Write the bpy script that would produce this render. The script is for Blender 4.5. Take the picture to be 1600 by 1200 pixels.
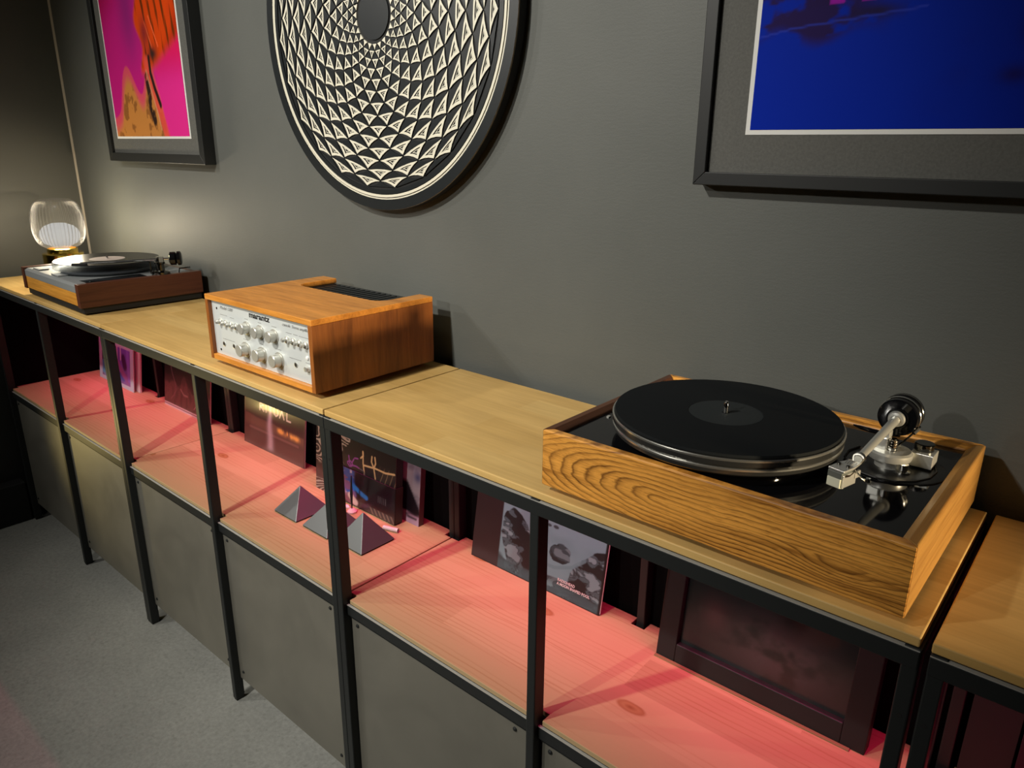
import bpy, bmesh, math, random
import numpy as np
from mathutils import Vector, Matrix

random.seed(7)
SC = bpy.context.scene
for o in list(bpy.data.objects):
    bpy.data.objects.remove(o)
COL = SC.collection
PI = math.pi

# ------------------------------------------------------------------ camera
CAM_POS = Vector((1.0903, -0.7401, 1.4069))
RIGHT = Vector((0.75771757, 0.65251733, 0.00923142))
UP = Vector((-0.20759173, 0.22760071, 0.95136932))
FWD = Vector((-0.61868389, 0.72278562, -0.30791426))
cam_data = bpy.data.cameras.new('camera')
cam = bpy.data.objects.new('camera', cam_data)
COL.objects.link(cam)
cam_data.sensor_width = 36.0
cam_data.lens = 36.0 * 1147.08 / 1600.0
cam_data.clip_start = 0.02
mw = Matrix.Identity(4)
for i in range(3):
    mw[i][0], mw[i][1], mw[i][2], mw[i][3] = RIGHT[i], UP[i], -FWD[i], CAM_POS[i]
cam.matrix_world = mw
SC.camera = cam

# ------------------------------------------------------------------ world, exposure, lights
world = bpy.data.worlds.new('world')
SC.world = world
world.use_nodes = True
world.node_tree.nodes['Background'].inputs[0].default_value = (0.9, 0.93, 1.0, 1)
world.node_tree.nodes['Background'].inputs[1].default_value = 0.015
SC.view_settings.view_transform = 'Standard'
SC.view_settings.look = 'None'
SC.view_settings.gamma = 1.0
SC.view_settings.use_curve_mapping = False
SC.view_settings.exposure = 0.0

def spot(name, loc, target, energy, color, size_deg, blend=0.6, radius=0.025):
    l = bpy.data.lights.new(name, 'SPOT')
    l.energy = energy; l.color = color
    l.spot_size = math.radians(size_deg); l.spot_blend = blend
    l.shadow_soft_size = radius
    o = bpy.data.objects.new(name, l)
    COL.objects.link(o)
    o.location = loc
    d = Vector(target) - Vector(loc)
    o.rotation_euler = d.to_track_quat('-Z', 'Y').to_euler()
    return o

WHITE = (1.0, 0.955, 0.87)
spot('ceiling_spot', (-0.17, -1.32, 2.40), (-0.28, 0.385, 1.32), 142, WHITE, 86, 0.9, 0.03)
spot('ceiling_spot', (-1.80, -1.36, 2.40), (-0.95, 0.1, 0.95), 62, WHITE, 82, 1.0, 0.03)
spot('ceiling_spot', (-2.00, -2.60, 2.40), (-0.60, 0.3, 1.15), 72, WHITE, 54, 1.0, 0.03)
spot('ceiling_spot', (-0.10, -2.90, 2.40), (0.0, 0.3, 0.50), 150, WHITE, 46, 1.0, 0.03)
# warm uplight on the floor beyond the left edge, aimed along the end unit
spot('floor_uplight', (-1.95, -0.45, 0.34), (-1.15, 0.02, 0.50), 8.0, (1.0, 0.76, 0.28), 70, 0.9, 0.06)
# warm low lamp past the right end of the row
spot('far_right_lamp', (3.05, 0.16, 1.15), (0.4, 0.13, 1.03), 330, (1.0, 0.80, 0.52), 14, 0.6, 0.07)

def led_light(x0, x1):
    l = bpy.data.lights.new('led_glow', 'AREA')
    l.shape = 'RECTANGLE'; l.size = x1 - x0; l.size_y = 0.012
    l.energy = 1.12; l.color = (1.0, 0.035, 0.23)
    o = bpy.data.objects.new('led_glow', l)
    COL.objects.link(o)
    o.location = ((x0 + x1) / 2, 0.295, 0.9155)
    d = Vector((0, -0.16, -1.0)); l.spread = math.radians(84)
    o.rotation_euler = d.to_track_quat('-Z', 'Y').to_euler()

# ------------------------------------------------------------------ node helpers
def srgb(r, g, b):
    def f(c):
        c /= 255.0
        return c / 12.92 if c <= 0.04045 else ((c + 0.055) / 1.055) ** 2.4
    return (f(r), f(g), f(b), 1.0)

class Mat:
    def __init__(s, name):
        s.m = bpy.data.materials.new(name)
        s.m.use_nodes = True
        s.nt = s.m.node_tree
        s.b = s.nt.nodes['Principled BSDF']
    def n(s, typ, ins=None, **kw):
        nd = s.nt.nodes.new(typ)
        for k, v in kw.items():
            setattr(nd, k, v)
        for k, v in (ins or {}).items():
            s.set(nd, k, v)
        return nd
    def set(s, nd, k, v):
        if isinstance(v, bpy.types.NodeSocket):
            s.nt.links.new(v, nd.inputs[k])
        else:
            nd.inputs[k].default_value = v
    def p(s, **kw):
        names = {'color': 'Base Color', 'rough': 'Roughness', 'metal': 'Metallic', 'spec': 'Specular IOR Level',
                 'coat': 'Coat Weight', 'coatr': 'Coat Roughness', 'normal': 'Normal', 'trans': 'Transmission Weight',
                 'ior': 'IOR', 'em': 'Emission Color', 'ems': 'Emission Strength', 'alpha': 'Alpha'}
        for k, v in kw.items():
            s.set(s.b, names[k], v)
        return s.m
    def obj(s):
        return s.n('ShaderNodeTexCoord').outputs['Object']
    def mapping(s, vec, scale=(1, 1, 1), loc=(0, 0, 0), rot=(0, 0, 0)):
        return s.n('ShaderNodeMapping', {'Vector': vec, 'Scale': scale, 'Location': loc, 'Rotation': rot}).outputs[0]
    def noise(s, vec, scale=5.0, detail=3.0, rough=0.55, dist=0.0):
        return s.n('ShaderNodeTexNoise', {'Vector': vec, 'Scale': scale, 'Detail': detail, 'Roughness': rough, 'Distortion': dist})
    def ramp(s, fac, stops, interp='LINEAR'):
        r = s.n('ShaderNodeValToRGB', {'Fac': fac})
        r.color_ramp.interpolation = interp
        els = r.color_ramp.elements
        els[0].position, els[0].color = stops[0]
        els[1].position, els[1].color = stops[-1]
        for pos, c in stops[1:-1]:
            e = els.new(pos); e.color = c
        return r.outputs[0]
    def math(s, op, a, b=0.0, c=0.0):
        nd = s.n('ShaderNodeMath', operation=op)
        s.set(nd, 0, a); s.set(nd, 1, b); s.set(nd, 2, c)
        return nd.outputs[0]
    def mix(s, fac, a, b, mode='MIX'):
        nd = s.n('ShaderNodeMix', data_type='RGBA', blend_type=mode)
        s.set(nd, 0, fac); s.set(nd, 6, a); s.set(nd, 7, b)
        return nd.outputs[2]
    def bump(s, h, strength=0.2, dist=0.002):
        return s.n('ShaderNodeBump', {'Height': h, 'Strength': strength, 'Distance': dist}).outputs[0]

def plain(name, col, rough=0.5, metal=0.0, spec=0.5, coat=0.0):
    return Mat(name).p(color=col, rough=rough, metal=metal, spec=spec, coat=coat, coatr=0.05)

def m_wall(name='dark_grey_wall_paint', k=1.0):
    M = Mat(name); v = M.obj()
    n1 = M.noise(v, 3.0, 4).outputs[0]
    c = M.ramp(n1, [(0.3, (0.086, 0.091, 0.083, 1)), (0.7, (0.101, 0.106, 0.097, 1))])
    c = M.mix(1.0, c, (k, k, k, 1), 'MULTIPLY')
    n2 = M.noise(v, 420.0, 3).outputs[0]
    n3 = M.noise(M.mapping(v, (60, 60, 220)), 1.0, 3).outputs[0]
    h = M.math('ADD', n2, n3)
    return M.p(color=c, rough=0.55, spec=0.35, normal=M.bump(h, 0.16, 0.0012))

def m_floor():
    M = Mat('polished_grey_concrete'); v = M.obj()
    n1 = M.noise(v, 2.2, 5, 0.6).outputs[0]
    c = M.ramp(n1, [(0.3, (0.25, 0.256, 0.238, 1)), (0.7, (0.34, 0.344, 0.32, 1))])
    sp = M.n('ShaderNodeTexVoronoi', {'Vector': v, 'Scale': 160.0}).outputs['Color']
    hs = M.n('ShaderNodeSeparateColor', {0: sp}).outputs[0]
    dark = M.ramp(hs, [(0.0, (1, 1, 1, 1)), (0.86, (1, 1, 1, 1)), (0.93, (0.86, 0.86, 0.85, 1)), (1.0, (1.1, 1.1, 1.1, 1))], 'CONSTANT')
    n2 = M.noise(v, 90.0, 4, 0.7).outputs[0]
    fine = M.ramp(n2, [(0.35, (0.86, 0.86, 0.86, 1)), (0.65, (1.1, 1.1, 1.1, 1))])
    c = M.mix(1.0, M.mix(0.8, c, dark, 'MULTIPLY'), fine, 'MULTIPLY')
    return M.p(color=c, rough=0.42, spec=0.4, normal=M.bump(n2, 0.12, 0.001))

def m_tabletop():
    M = Mat('oiled_birch_staves'); v = M.obj()
    oi = M.n('ShaderNodeObjectInfo').outputs['Random']
    off = M.n('ShaderNodeCombineXYZ', {0: M.math('MULTIPLY', oi, 3.0), 1: 0.0, 2: 0.0}).outputs[0]
    v2 = M.n('ShaderNodeVectorMath', {0: v, 1: off}, operation='ADD').outputs[0]
    br = M.n('ShaderNodeTexBrick', {'Vector': v2, 'Color1': (0, 0, 0, 1), 'Color2': (1, 1, 1, 1), 'Mortar': (0.5, 0.5, 0.5, 1),
             'Scale': 1.0, 'Mortar Size': 0.0, 'Brick Width': 0.33, 'Row Height': 0.062, 'Bias': 0.0}, offset=0.37, offset_frequency=2)
    t = M.n('ShaderNodeSeparateColor', {0: br.outputs[0]}).outputs[0]
    c = M.ramp(t, [(0.0, (0.66, 0.425, 0.145, 1)), (0.5, (0.69, 0.455, 0.165, 1)), (1.0, (0.73, 0.50, 0.19, 1))])
    g = M.noise(M.mapping(v2, (5, 90, 60)), 1.0, 5, 0.6, 0.8).outputs[0]
    gr = M.ramp(g, [(0.3, (0.84, 0.80, 0.74, 1)), (0.7, (1.06, 1.06, 1.05, 1))])
    blot = M.noise(M.mapping(v2, (4, 14, 10)), 1.0, 3).outputs[0]
    bl = M.ramp(blot, [(0.3, (0.86, 0.84, 0.80, 1)), (0.7, (1.05, 1.05, 1.05, 1))])
    c = M.mix(1.0, M.mix(0.7, c, gr, 'MULTIPLY'), bl, 'MULTIPLY')
    return M.p(color=c, rough=0.42, spec=0.4, normal=M.bump(g, 0.08, 0.0006))

def m_shelf():
    M = Mat('pale_pine_boards'); v = M.obj()
    oi = M.n('ShaderNodeObjectInfo').outputs['Random']
    off = M.n('ShaderNodeCombineXYZ', {0: M.math('MULTIPLY', oi, 5.0), 1: 0.0, 2: 0.0}).outputs[0]
    v2 = M.n('ShaderNodeVectorMath', {0: v, 1: off}, operation='ADD').outputs[0]
    br = M.n('ShaderNodeTexBrick', {'Vector': v2, 'Color1': (0, 0, 0, 1), 'Color2': (1, 1, 1, 1), 'Mortar': (0.5, 0.5, 0.5, 1),
             'Scale': 1.0, 'Mortar Size': 0.0, 'Brick Width': 0.62, 'Row Height': 0.085}, offset=0.43)
    t = M.n('ShaderNodeSeparateColor', {0: br.outputs[0]}).outputs[0]
    c = M.ramp(t, [(0.0, (0.40, 0.275, 0.14, 1)), (0.5, (0.45, 0.315, 0.165, 1)), (1.0, (0.49, 0.355, 0.19, 1))])
    # growth-ring lines bending round a few knots
    w = M.noise(M.mapping(v2, (3, 9, 9)), 1.0, 3, 0.5, 0.4).outputs[0]
    sx = M.n('ShaderNodeSeparateXYZ', {0: v2})
    yy = M.math('ADD', M.math('MULTIPLY', sx.outputs[1], 560.0), M.math('MULTIPLY', w, 16.0))
    yy = M.math('ADD', yy, M.math('MULTIPLY', t, 40.0))
    ln = M.math('SINE', yy)
    fade = M.noise(M.mapping(v2, (2.2, 26, 26)), 1.0, 2).outputs[0]
    fd = M.ramp(fade, [(0.42, (0, 0, 0, 1)), (0.62, (1, 1, 1, 1))])
    lines = M.ramp(ln, [(0.5, (1, 1, 1, 1)), (1.0, (0.84, 0.76, 0.67, 1))])
    c = M.mix(M.n('ShaderNodeSeparateColor', {0: fd}).outputs[0], c, M.mix(1.0, c, lines, 'MULTIPLY'))
    vk = M.mapping(v2, (2.3, 5.2, 0.0))
    dk = M.n('ShaderNodeTexVoronoi', {'Vector': vk, 'Scale': 1.0, 'Randomness': 0.9}, voronoi_dimensions='2D').outputs['Distance']
    dk = M.math('ADD', dk, M.math('MULTIPLY', M.math('SUBTRACT', M.noise(v2, 40.0, 2).outputs[0], 0.5), 0.02))
    kn = M.ramp(dk, [(0.0, (0.50, 0.30, 0.16, 1)), (0.030, (0.74, 0.58, 0.42, 1)), (0.050, (0.62, 0.44, 0.3, 1)), (0.066, (0.93, 0.9, 0.86, 1)), (0.3, (1, 1, 1, 1))])
    c = M.mix(1.0, c, kn, 'MULTIPLY')
    return M.p(color=c, rough=0.5, spec=0.35, normal=M.bump(ln, 0.04, 0.0004))

def m_walnut(name, base, dark, xc=0.185, zc=0.050, st=3.6, freq=165.0, axis='xz', rough=0.32, eye=(0.415, 0.040)):
    """flat-sawn veneer: nested long arches that run out into straight grain along +x, noise-warped, with fine pores"""
    M = Mat(name); v = M.obj()
    if axis == 'yz':
        v = M.mapping(v, rot=(0, 0, -PI / 2))
    wn = M.n('ShaderNodeTexNoise', {'Vector': M.mapping(v, (5, 5, 16)), 'Scale': 1.0, 'Detail': 5.0, 'Roughness': 0.55})
    off = M.n('ShaderNodeVectorMath', {0: wn.outputs['Color'], 1: (0.5, 0.5, 0.5)}, operation='SUBTRACT').outputs[0]
    off = M.n('ShaderNodeVectorMath', {0: off, 1: (0.10, 0.0, 0.022)}, operation='MULTIPLY').outputs[0]
    vv = M.n('ShaderNodeVectorMath', {0: v, 1: off}, operation='ADD').outputs[0]
    sx = M.n('ShaderNodeSeparateXYZ', {0: vv})
    dz = M.math('SUBTRACT', sx.outputs[2], zc)
    dx = M.math('DIVIDE', M.math('MINIMUM', M.math('SUBTRACT', sx.outputs[0], xc), 0.0), st)
    f = M.math('SQRT', M.math('ADD', M.math('MULTIPLY', dx, dx), M.math('MULTIPLY', dz, dz)))
    # a small eye further along the board
    ex = M.math('MULTIPLY', M.math('SUBTRACT', sx.outputs[0], eye[0]), 22.0)
    ez = M.math('MULTIPLY', M.math('SUBTRACT', sx.outputs[2], eye[1]), 75.0)
    er = M.math('POWER', 2.718, M.math('MULTIPLY', M.math('ADD', M.math('MULTIPLY', ex, ex), M.math('MULTIPLY', ez, ez)), -1.0))
    f = M.math('ADD', f, M.math('MULTIPLY', er, -0.016))
    rn = M.noise(M.mapping(v, (1.2, 1.2, 5)), 1.0, 2).outputs[0]
    ring = M.math('FRACT', M.math('ADD', M.math('MULTIPLY', f, freq), M.math('MULTIPLY', rn, 2.2)))
    fade = M.noise(M.mapping(v, (6, 6, 20)), 1.0, 2).outputs[0]
    fa = M.n('ShaderNodeMapRange', {0: fade, 1: 0.34, 2: 0.66, 3: 0.45, 4: 1.0}).outputs[0]
    mid = tuple(base[i] * 0.62 + dark[i] * 0.38 for i in range(3)) + (1,)
    c1 = M.ramp(ring, [(0.0, base), (0.35, base), (0.66, mid), (0.84, dark), (0.95, mid), (1.0, base)])
    c1 = M.mix(fa, base, c1)
    band = M.noise(M.mapping(vv, (2.5, 2.5, 42)), 1.0, 4, 0.6, 0.4).outputs[0]
    bd = M.ramp(band, [(0.34, (0.34, 0.25, 0.17, 1)), (0.48, (0.88, 0.84, 0.78, 1)), (0.70, (1.16, 1.14, 1.08, 1))])
    pores = M.noise(M.mapping(vv, (34, 34, 760)), 1.0, 3, 0.7).outputs[0]
    po = M.ramp(pores, [(0.38, (0.40, 0.30, 0.22, 1)), (0.50, (1, 1, 1, 1))])
    c = M.mix(0.55, M.mix(0.85, c1, bd, 'MULTIPLY'), po, 'MULTIPLY')
    return M.p(color=c, rough=rough, spec=0.5, coat=0.15, coatr=0.25, normal=M.bump(pores, 0.06, 0.0004))

def m_striped(name, base, dark, scale, rough=0.38):
    """straight-grained veneer; `scale` is the stretch per axis"""
    M = Mat(name); v = M.obj()
    n = M.noise(M.mapping(v, scale), 1.0, 5, 0.6, 0.7).outputs[0]
    n2 = M.noise(M.mapping(v, tuple(s * 5 for s in scale)), 1.0, 3, 0.7).outputs[0]
    c = M.ramp(n, [(0.25, dark), (0.5, base), (0.78, tuple(min(1, x * 1.25) for x in base[:3]) + (1,))])
    c2 = M.ramp(n2, [(0.3, (0.7, 0.64, 0.58, 1)), (0.6, (1.05, 1.05, 1.05, 1))])
    return M.p(color=M.mix(0.6, c, c2, 'MULTIPLY'), rough=rough, spec=0.45)

def m_panel():
    M = Mat('satin_black_sheet_steel'); v = M.obj()
    n = M.noise(v, 5.0, 4, 0.6, 0.6).outputs[0]
    c = M.ramp(n, [(0.3, (0.155, 0.149, 0.124, 1)), (0.7, (0.20, 0.192, 0.160, 1))])
    n2 = M.noise(v, 500.0, 2).outputs[0]
    rr = M.ramp(n, [(0.3, (0.42, 0.42, 0.42, 1)), (0.7, (0.56, 0.56, 0.56, 1))])
    return M.p(color=c, rough=rr, spec=0.45, metal=0.25, normal=M.bump(n2, 0.05, 0.0004))

def m_powder():
    M = Mat('black_powder_coat'); v = M.obj()
    n2 = M.noise(v, 700.0, 2).outputs[0]
    return M.p(color=(0.017, 0.019, 0.019, 1), rough=0.46, spec=0.32, normal=M.bump(n2, 0.08, 0.0003))

def m_mat_board():
    M = Mat('charcoal_mount_board'); v = M.obj()
    n = M.noise(v, 260.0, 4, 0.7).outputs[0]
    c = M.ramp(n, [(0.3, (0.075, 0.075, 0.068, 1)), (0.7, (0.105, 0.105, 0.095, 1))])
    return M.p(color=c, rough=0.7, spec=0.3, normal=M.bump(n, 0.15, 0.0006))

def m_ribbed_glass():
    M = Mat('clear_ribbed_glass')
    nt = M.nt
    lw = M.n('ShaderNodeLayerWeight', {'Blend': 0.30}).outputs['Facing']
    tint = M.ramp(lw, [(0.0, (0.98, 0.98, 0.97, 1)), (0.12, (0.86, 0.86, 0.85, 1)), (0.35, (0.52, 0.51, 0.49, 1)), (1.0, (0.30, 0.29, 0.27, 1))])
    tr = M.n('ShaderNodeBsdfTransparent', {'Color': tint}).outputs[0]
    gl = M.n('ShaderNodeBsdfGlossy', {'Color': (0.5, 0.5, 0.52, 1), 'Roughness': 0.16}).outputs[0]
    df = M.n('ShaderNodeBsdfTranslucent', {'Color': (0.75, 0.74, 0.72, 1)}).outputs[0]
    f = M.math('MULTIPLY', M.math('POWER', lw, 1.4), 0.34)
    a = nt.nodes.new('ShaderNodeMixShader'); nt.links.new(f, a.inputs[0]); nt.links.new(tr, a.inputs[1]); nt.links.new(gl, a.inputs[2])
    b = nt.nodes.new('ShaderNodeMixShader'); b.inputs[0].default_value = 0.012
    nt.links.new(a.outputs[0], b.inputs[1]); nt.links.new(df, b.inputs[2])
    nt.links.new(b.outputs[0], nt.nodes['Material Output'].inputs[0])
    return M.m

def m_acrylic():
    M = Mat('clear_acrylic')
    nt = M.nt
    lw = M.n('ShaderNodeLayerWeight', {'Blend': 0.45}).outputs['Facing']
    tr = M.n('ShaderNodeBsdfTransparent', {'Color': (0.62, 0.65, 0.68, 1)}).outputs[0]
    gl = M.n('ShaderNodeBsdfGlossy', {'Color': (0.6, 0.62, 0.65, 1), 'Roughness': 0.45}).outputs[0]
    a = nt.nodes.new('ShaderNodeMixShader')
    nt.links.new(M.math('ADD', M.math('MULTIPLY', lw, 0.30), 0.02), a.inputs[0])
    nt.links.new(tr, a.inputs[1]); nt.links.new(gl, a.inputs[2])
    nt.links.new(a.outputs[0], nt.nodes['Material Output'].inputs[0])
    return M.m

def m_print(name, rough=0.35, coat=0.0, spec=0.4):
    M = Mat(name)
    c = M.n('ShaderNodeAttribute', attribute_name='Col').outputs['Color']
    return M.p(color=c, rough=rough, spec=spec, coat=coat, coatr=0.08)

MW = m_wall(); MW2 = m_wall('shaded_wall_paint', 0.5); MFL = m_floor(); MT = m_tabletop(); MSH = m_shelf(); MPAN = m_panel(); MLEG = m_powder(); MMB = m_mat_board()
MCEIL = plain('matt_black_ceiling_paint', (0.02, 0.02, 0.02, 1), 0.8)
MBLK = plain('matt_black_paint', (0.010, 0.010, 0.010, 1), 0.6)
MFRAME = plain('black_stained_frame_wood', (0.013, 0.014, 0.014, 1), 0.45, spec=0.3)
MGLINT = plain('painted_edge_highlight', (0.50, 0.50, 0.47, 1), 0.4, 0.3)  # pale tone for the painted highlight along the rails
MVOID = plain('painted_shade_black', (0.0035, 0.0035, 0.0035, 1), 0.95, spec=0.05)  # near-black that puts shade into the colour of the added sheets
MGLOSS = plain('piano_black_lacquer', (0.004, 0.004, 0.005, 1), 0.06, spec=0.45)
MRUB = plain('black_rubber', (0.010, 0.0115, 0.0125, 1), 0.8, spec=0.08)
MRUB2 = plain('worn_black_rubber', (0.024, 0.028, 0.029, 1), 0.7, spec=0.1)
MALU = plain('brushed_aluminium', (0.72, 0.72, 0.67, 1), 0.30, 0.7)
MCHR = plain('polished_chrome', (0.74, 0.73, 0.70, 1), 0.10, 1.0)
MDKM = plain('dark_polished_metal', (0.16, 0.155, 0.14, 1), 0.16, 1.0)
MSILV = plain('silver_faceplate', (0.70, 0.74, 0.73, 1), 0.45, 0.3)
MSILVD = plain('satin_silver_deck', (0.25, 0.265, 0.265, 1), 0.65, 0.2, spec=0.25)
MBRASS = plain('polished_brass', (0.78, 0.56, 0.12, 1), 0.16, 1.0)
MKNOB = plain('machined_silver_knob', (0.58, 0.575, 0.52, 1), 0.30, 0.55)
MINK = plain('black_ink', (0.012, 0.012, 0.012, 1), 0.5)
MGREY = plain('grey_ink', (0.24, 0.24, 0.23, 1), 0.6)
MWHITE = plain('white_print', (0.82, 0.82, 0.80, 1), 0.6)
MPAPER = plain('white_paper_border', (0.66, 0.66, 0.63, 1), 0.6)
MCREAM = plain('cream_inlay', (0.68, 0.655, 0.53, 1), 0.45)
MTAN = plain('tan_wood_edge', (0.26, 0.21, 0.14, 1), 0.5)
MDISC = plain('black_lacquered_wood', (0.010, 0.0125, 0.014, 1), 0.36, spec=0.38)
MDISCD = plain('charred_black_groove', (0.006, 0.006, 0.006, 1), 0.7)
MEDGE = plain('pale_record_sleeve_card', (0.70, 0.55, 0.58, 1), 0.6)
MPYR = plain('brushed_black_iron', (0.19, 0.21, 0.21, 1), 0.40, 0.75)
MCART = plain('cream_cartridge_body', (0.72, 0.72, 0.56, 1), 0.35)
MGLASS = m_ribbed_glass(); MACR = m_acrylic()
MPRINT = m_print('printed_sleeve', 0.38); MPRINTG = m_print('glazed_print', 0.6, 0.0, 0.04)
MPRINTK = m_print('shrink_wrapped_sleeve', 0.28, 0.25, 0.5)

# ------------------------------------------------------------------ object helpers
def link(name, bm, mat, parent=None, bevel=0.0, smooth=False, seg=2):
    me = bpy.data.meshes.new(name)
    bmesh.ops.recalc_face_normals(bm, faces=bm.faces[:])
    bm.to_mesh(me); bm.free()
    mats = mat if isinstance(mat, (list, tuple)) else [mat]
    for m in mats:
        me.materials.append(m)
    o = bpy.data.objects.new(name, me)
    COL.objects.link(o)
    if parent is not None:
        o.parent = parent
    if smooth:
        for p in me.polygons:
            p.use_smooth = True
        try:
            me.set_sharp_from_angle(angle=math.radians(35))
        except Exception:
            pass
    if bevel > 0:
        md = o.modifiers.new('bevel', 'BEVEL')
        md.width = bevel; md.segments = seg; md.limit_method = 'ANGLE'
        md.angle_limit = math.radians(40)
    return o

def thing(name, label, cat, loc=(0, 0, 0), rot=(0, 0, 0), group=None):
    o = bpy.data.objects.new(name, None)
    o.empty_display_size = 0.05
    COL.objects.link(o)
    o.location = loc; o.rotation_euler = rot
    o['label'] = label; o['category'] = cat
    if group: o['group'] = group
    return o

def tag(o, label, cat, group=None, kind=None):
    o['label'] = label; o['category'] = cat
    if group: o['group'] = group
    if kind: o['kind'] = kind
    return o

def struct(o, label=None):
    o['kind'] = 'structure'
    if label: o['label'] = label
    return o

def BM():
    return bmesh.new()

def box(bm, x0, x1, y0, y1, z0, z1, mi=0):
    vs = [bm.verts.new(p) for p in ((x0, y0, z0), (x1, y0, z0), (x1, y1, z0), (x0, y1, z0), (x0, y0, z1), (x1, y0, z1), (x1, y1, z1), (x0, y1, z1))]
    for f in ((0, 3, 2, 1), (4, 5, 6, 7), (0, 1, 5, 4), (1, 2, 6, 5), (2, 3, 7, 6), (3, 0, 4, 7)):
        bm.faces.new([vs[i] for i in f]).material_index = mi
    return bm

def prism(bm, pts, a, b, plane='xy', mi=0):
    """extrude a polygon; plane xy -> along z, xz -> along y, yz -> along x"""
    def P(p, h):
        return {'xy': (p[0], p[1], h), 'xz': (p[0], h, p[1]), 'yz': (h, p[0], p[1])}[plane]
    lo = [bm.verts.new(P(p, a)) for p in pts]; hi = [bm.verts.new(P(p, b)) for p in pts]
    n = len(pts)
    bm.faces.new(lo[::-1]).material_index = mi; bm.faces.new(hi).material_index = mi
    for i in range(n):
        bm.faces.new((lo[i], lo[(i + 1) % n], hi[(i + 1) % n], hi[i])).material_index = mi
    return bm

def frame_mat(axis):
    z = Vector(axis).normalized()
    x = Vector((1, 0, 0)) if abs(z.x) < 0.9 else Vector((0, 1, 0))
    x = (x - z * x.dot(z)).normalized()
    y = z.cross(x)
    return x, y, z

def lathe(bm, prof, c=(0, 0, 0), axis=(0, 0, 1), seg=32, rib=0.0, nrib=0, mi=0):
    """profile of (radius, height) along axis; closed at radius 0"""
    X, Y, Z = frame_mat(axis); c = Vector(c)
    rows = []
    for r, h in prof:
        if r < 1e-6:
            rows.append([bm.verts.new(c + Z * h)])
        else:
            row = []
            for i in range(seg):
                a = 2 * PI * i / seg
                rr = r * (1.0 + rib * math.cos(nrib * a)) if nrib else r
                row.append(bm.verts.new(c + Z * h + X * (rr * math.cos(a)) + Y * (rr * math.sin(a))))
            rows.append(row)
    for A, B in zip(rows, rows[1:]):
        for i in range(seg):
            j = (i + 1) % seg
            if len(A) == 1 and len(B) == 1: continue
            if len(A) == 1: f = bm.faces.new((A[0], B[i], B[j]))
            elif len(B) == 1: f = bm.faces.new((A[i], A[j], B[0]))
            else: f = bm.faces.new((A[i], A[j], B[j], B[i]))
            f.material_index = mi
    return bm

def cyl(bm, a, b, r, r2=None, seg=20, mi=0):
    a = Vector(a); b = Vector(b); h = (b - a).length
    if r2 is None: r2 = r
    return lathe(bm, [(0, 0), (r, 0), (r2, h), (0, h)], a, (b - a), seg, mi=mi)

def tube(bm, pts, r, seg=8, mi=0):
    pts = [Vector(p) for p in pts]
    rows = []
    for i, p in enumerate(pts):
        d = (pts[min(i + 1, len(pts) - 1)] - pts[max(i - 1, 0)])
        X, Y, Z = frame_mat(d)
        rr = r[i] if isinstance(r, (list, tuple)) else r
        rows.append([bm.verts.new(p + X * (rr * math.cos(2 * PI * k / seg)) + Y * (rr * math.sin(2 * PI * k / seg))) for k in range(seg)])
    for A, B in zip(rows, rows[1:]):
        for k in range(seg):
            bm.faces.new((A[k], A[(k + 1) % seg], B[(k + 1) % seg], B[k])).material_index = mi
    bm.faces.new(rows[0][::-1]).material_index = mi; bm.faces.new(rows[-1]).material_index = mi
    return bm

def rrect(x0, x1, y0, y1, r, n=5):
    pts = []
    for cx, cy, a0 in ((x1 - r, y0 + r, -90), (x1 - r, y1 - r, 0), (x0 + r, y1 - r, 90), (x0 + r, y0 + r, 180)):
        for i in range(n + 1):
            a = math.radians(a0 + 90.0 * i / n)
            pts.append((cx + r * math.cos(a), cy + r * math.sin(a)))
    return pts

def kids(o):
    return [c for c in bpy.data.objects if c.parent == o]

def copy_tree(o, parent=None, children=None):
    c = o.copy(); COL.objects.link(c)
    if parent is not None:
        c.parent = parent
    for ch in children[o.name] if children else kids(o):
        copy_tree(ch, c, children)
    return c

def tree_index():
    d = {o.name: [] for o in bpy.data.objects}
    for o in bpy.data.objects:
        if o.parent: d[o.parent.name].append(o)
    return d

def text(name, body, size, mat, parent, loc, rot=(PI / 2, 0, 0), shear=0.0, align='LEFT', depth=0.0002, offset=0.0, squash=1.0, space=1.0, width=None):
    cu = bpy.data.curves.new(name, 'FONT')
    cu.body = body; cu.size = size; cu.shear = shear; cu.align_x = align
    cu.extrude = depth; cu.offset = offset; cu.resolution_u = 3; cu.space_character = space
    tmp = bpy.data.objects.new(name + '_curve', cu)
    COL.objects.link(tmp)
    dg = bpy.context.evaluated_depsgraph_get()
    me = bpy.data.meshes.new_from_object(tmp.evaluated_get(dg))
    bpy.data.objects.remove(tmp)
    me.name = name
    if width:
        xs = [v.co.x for v in me.vertices]
        squash = width / (max(xs) - min(xs))
    me.materials.clear(); me.materials.append(mat)
    o = bpy.data.objects.new(name, me)
    COL.objects.link(o)
    o.parent = parent; o.location = loc; o.rotation_euler = rot; o.scale = (squash, 1, 1)
    return o

# ---- printed pictures: a grid of vertices carrying flat ink colours
def lin(c):
    c = np.asarray(c, float) / 255.0
    return np.where(c <= 0.04045, c / 12.92, ((c + 0.055) / 1.055) ** 2.4)

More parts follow.
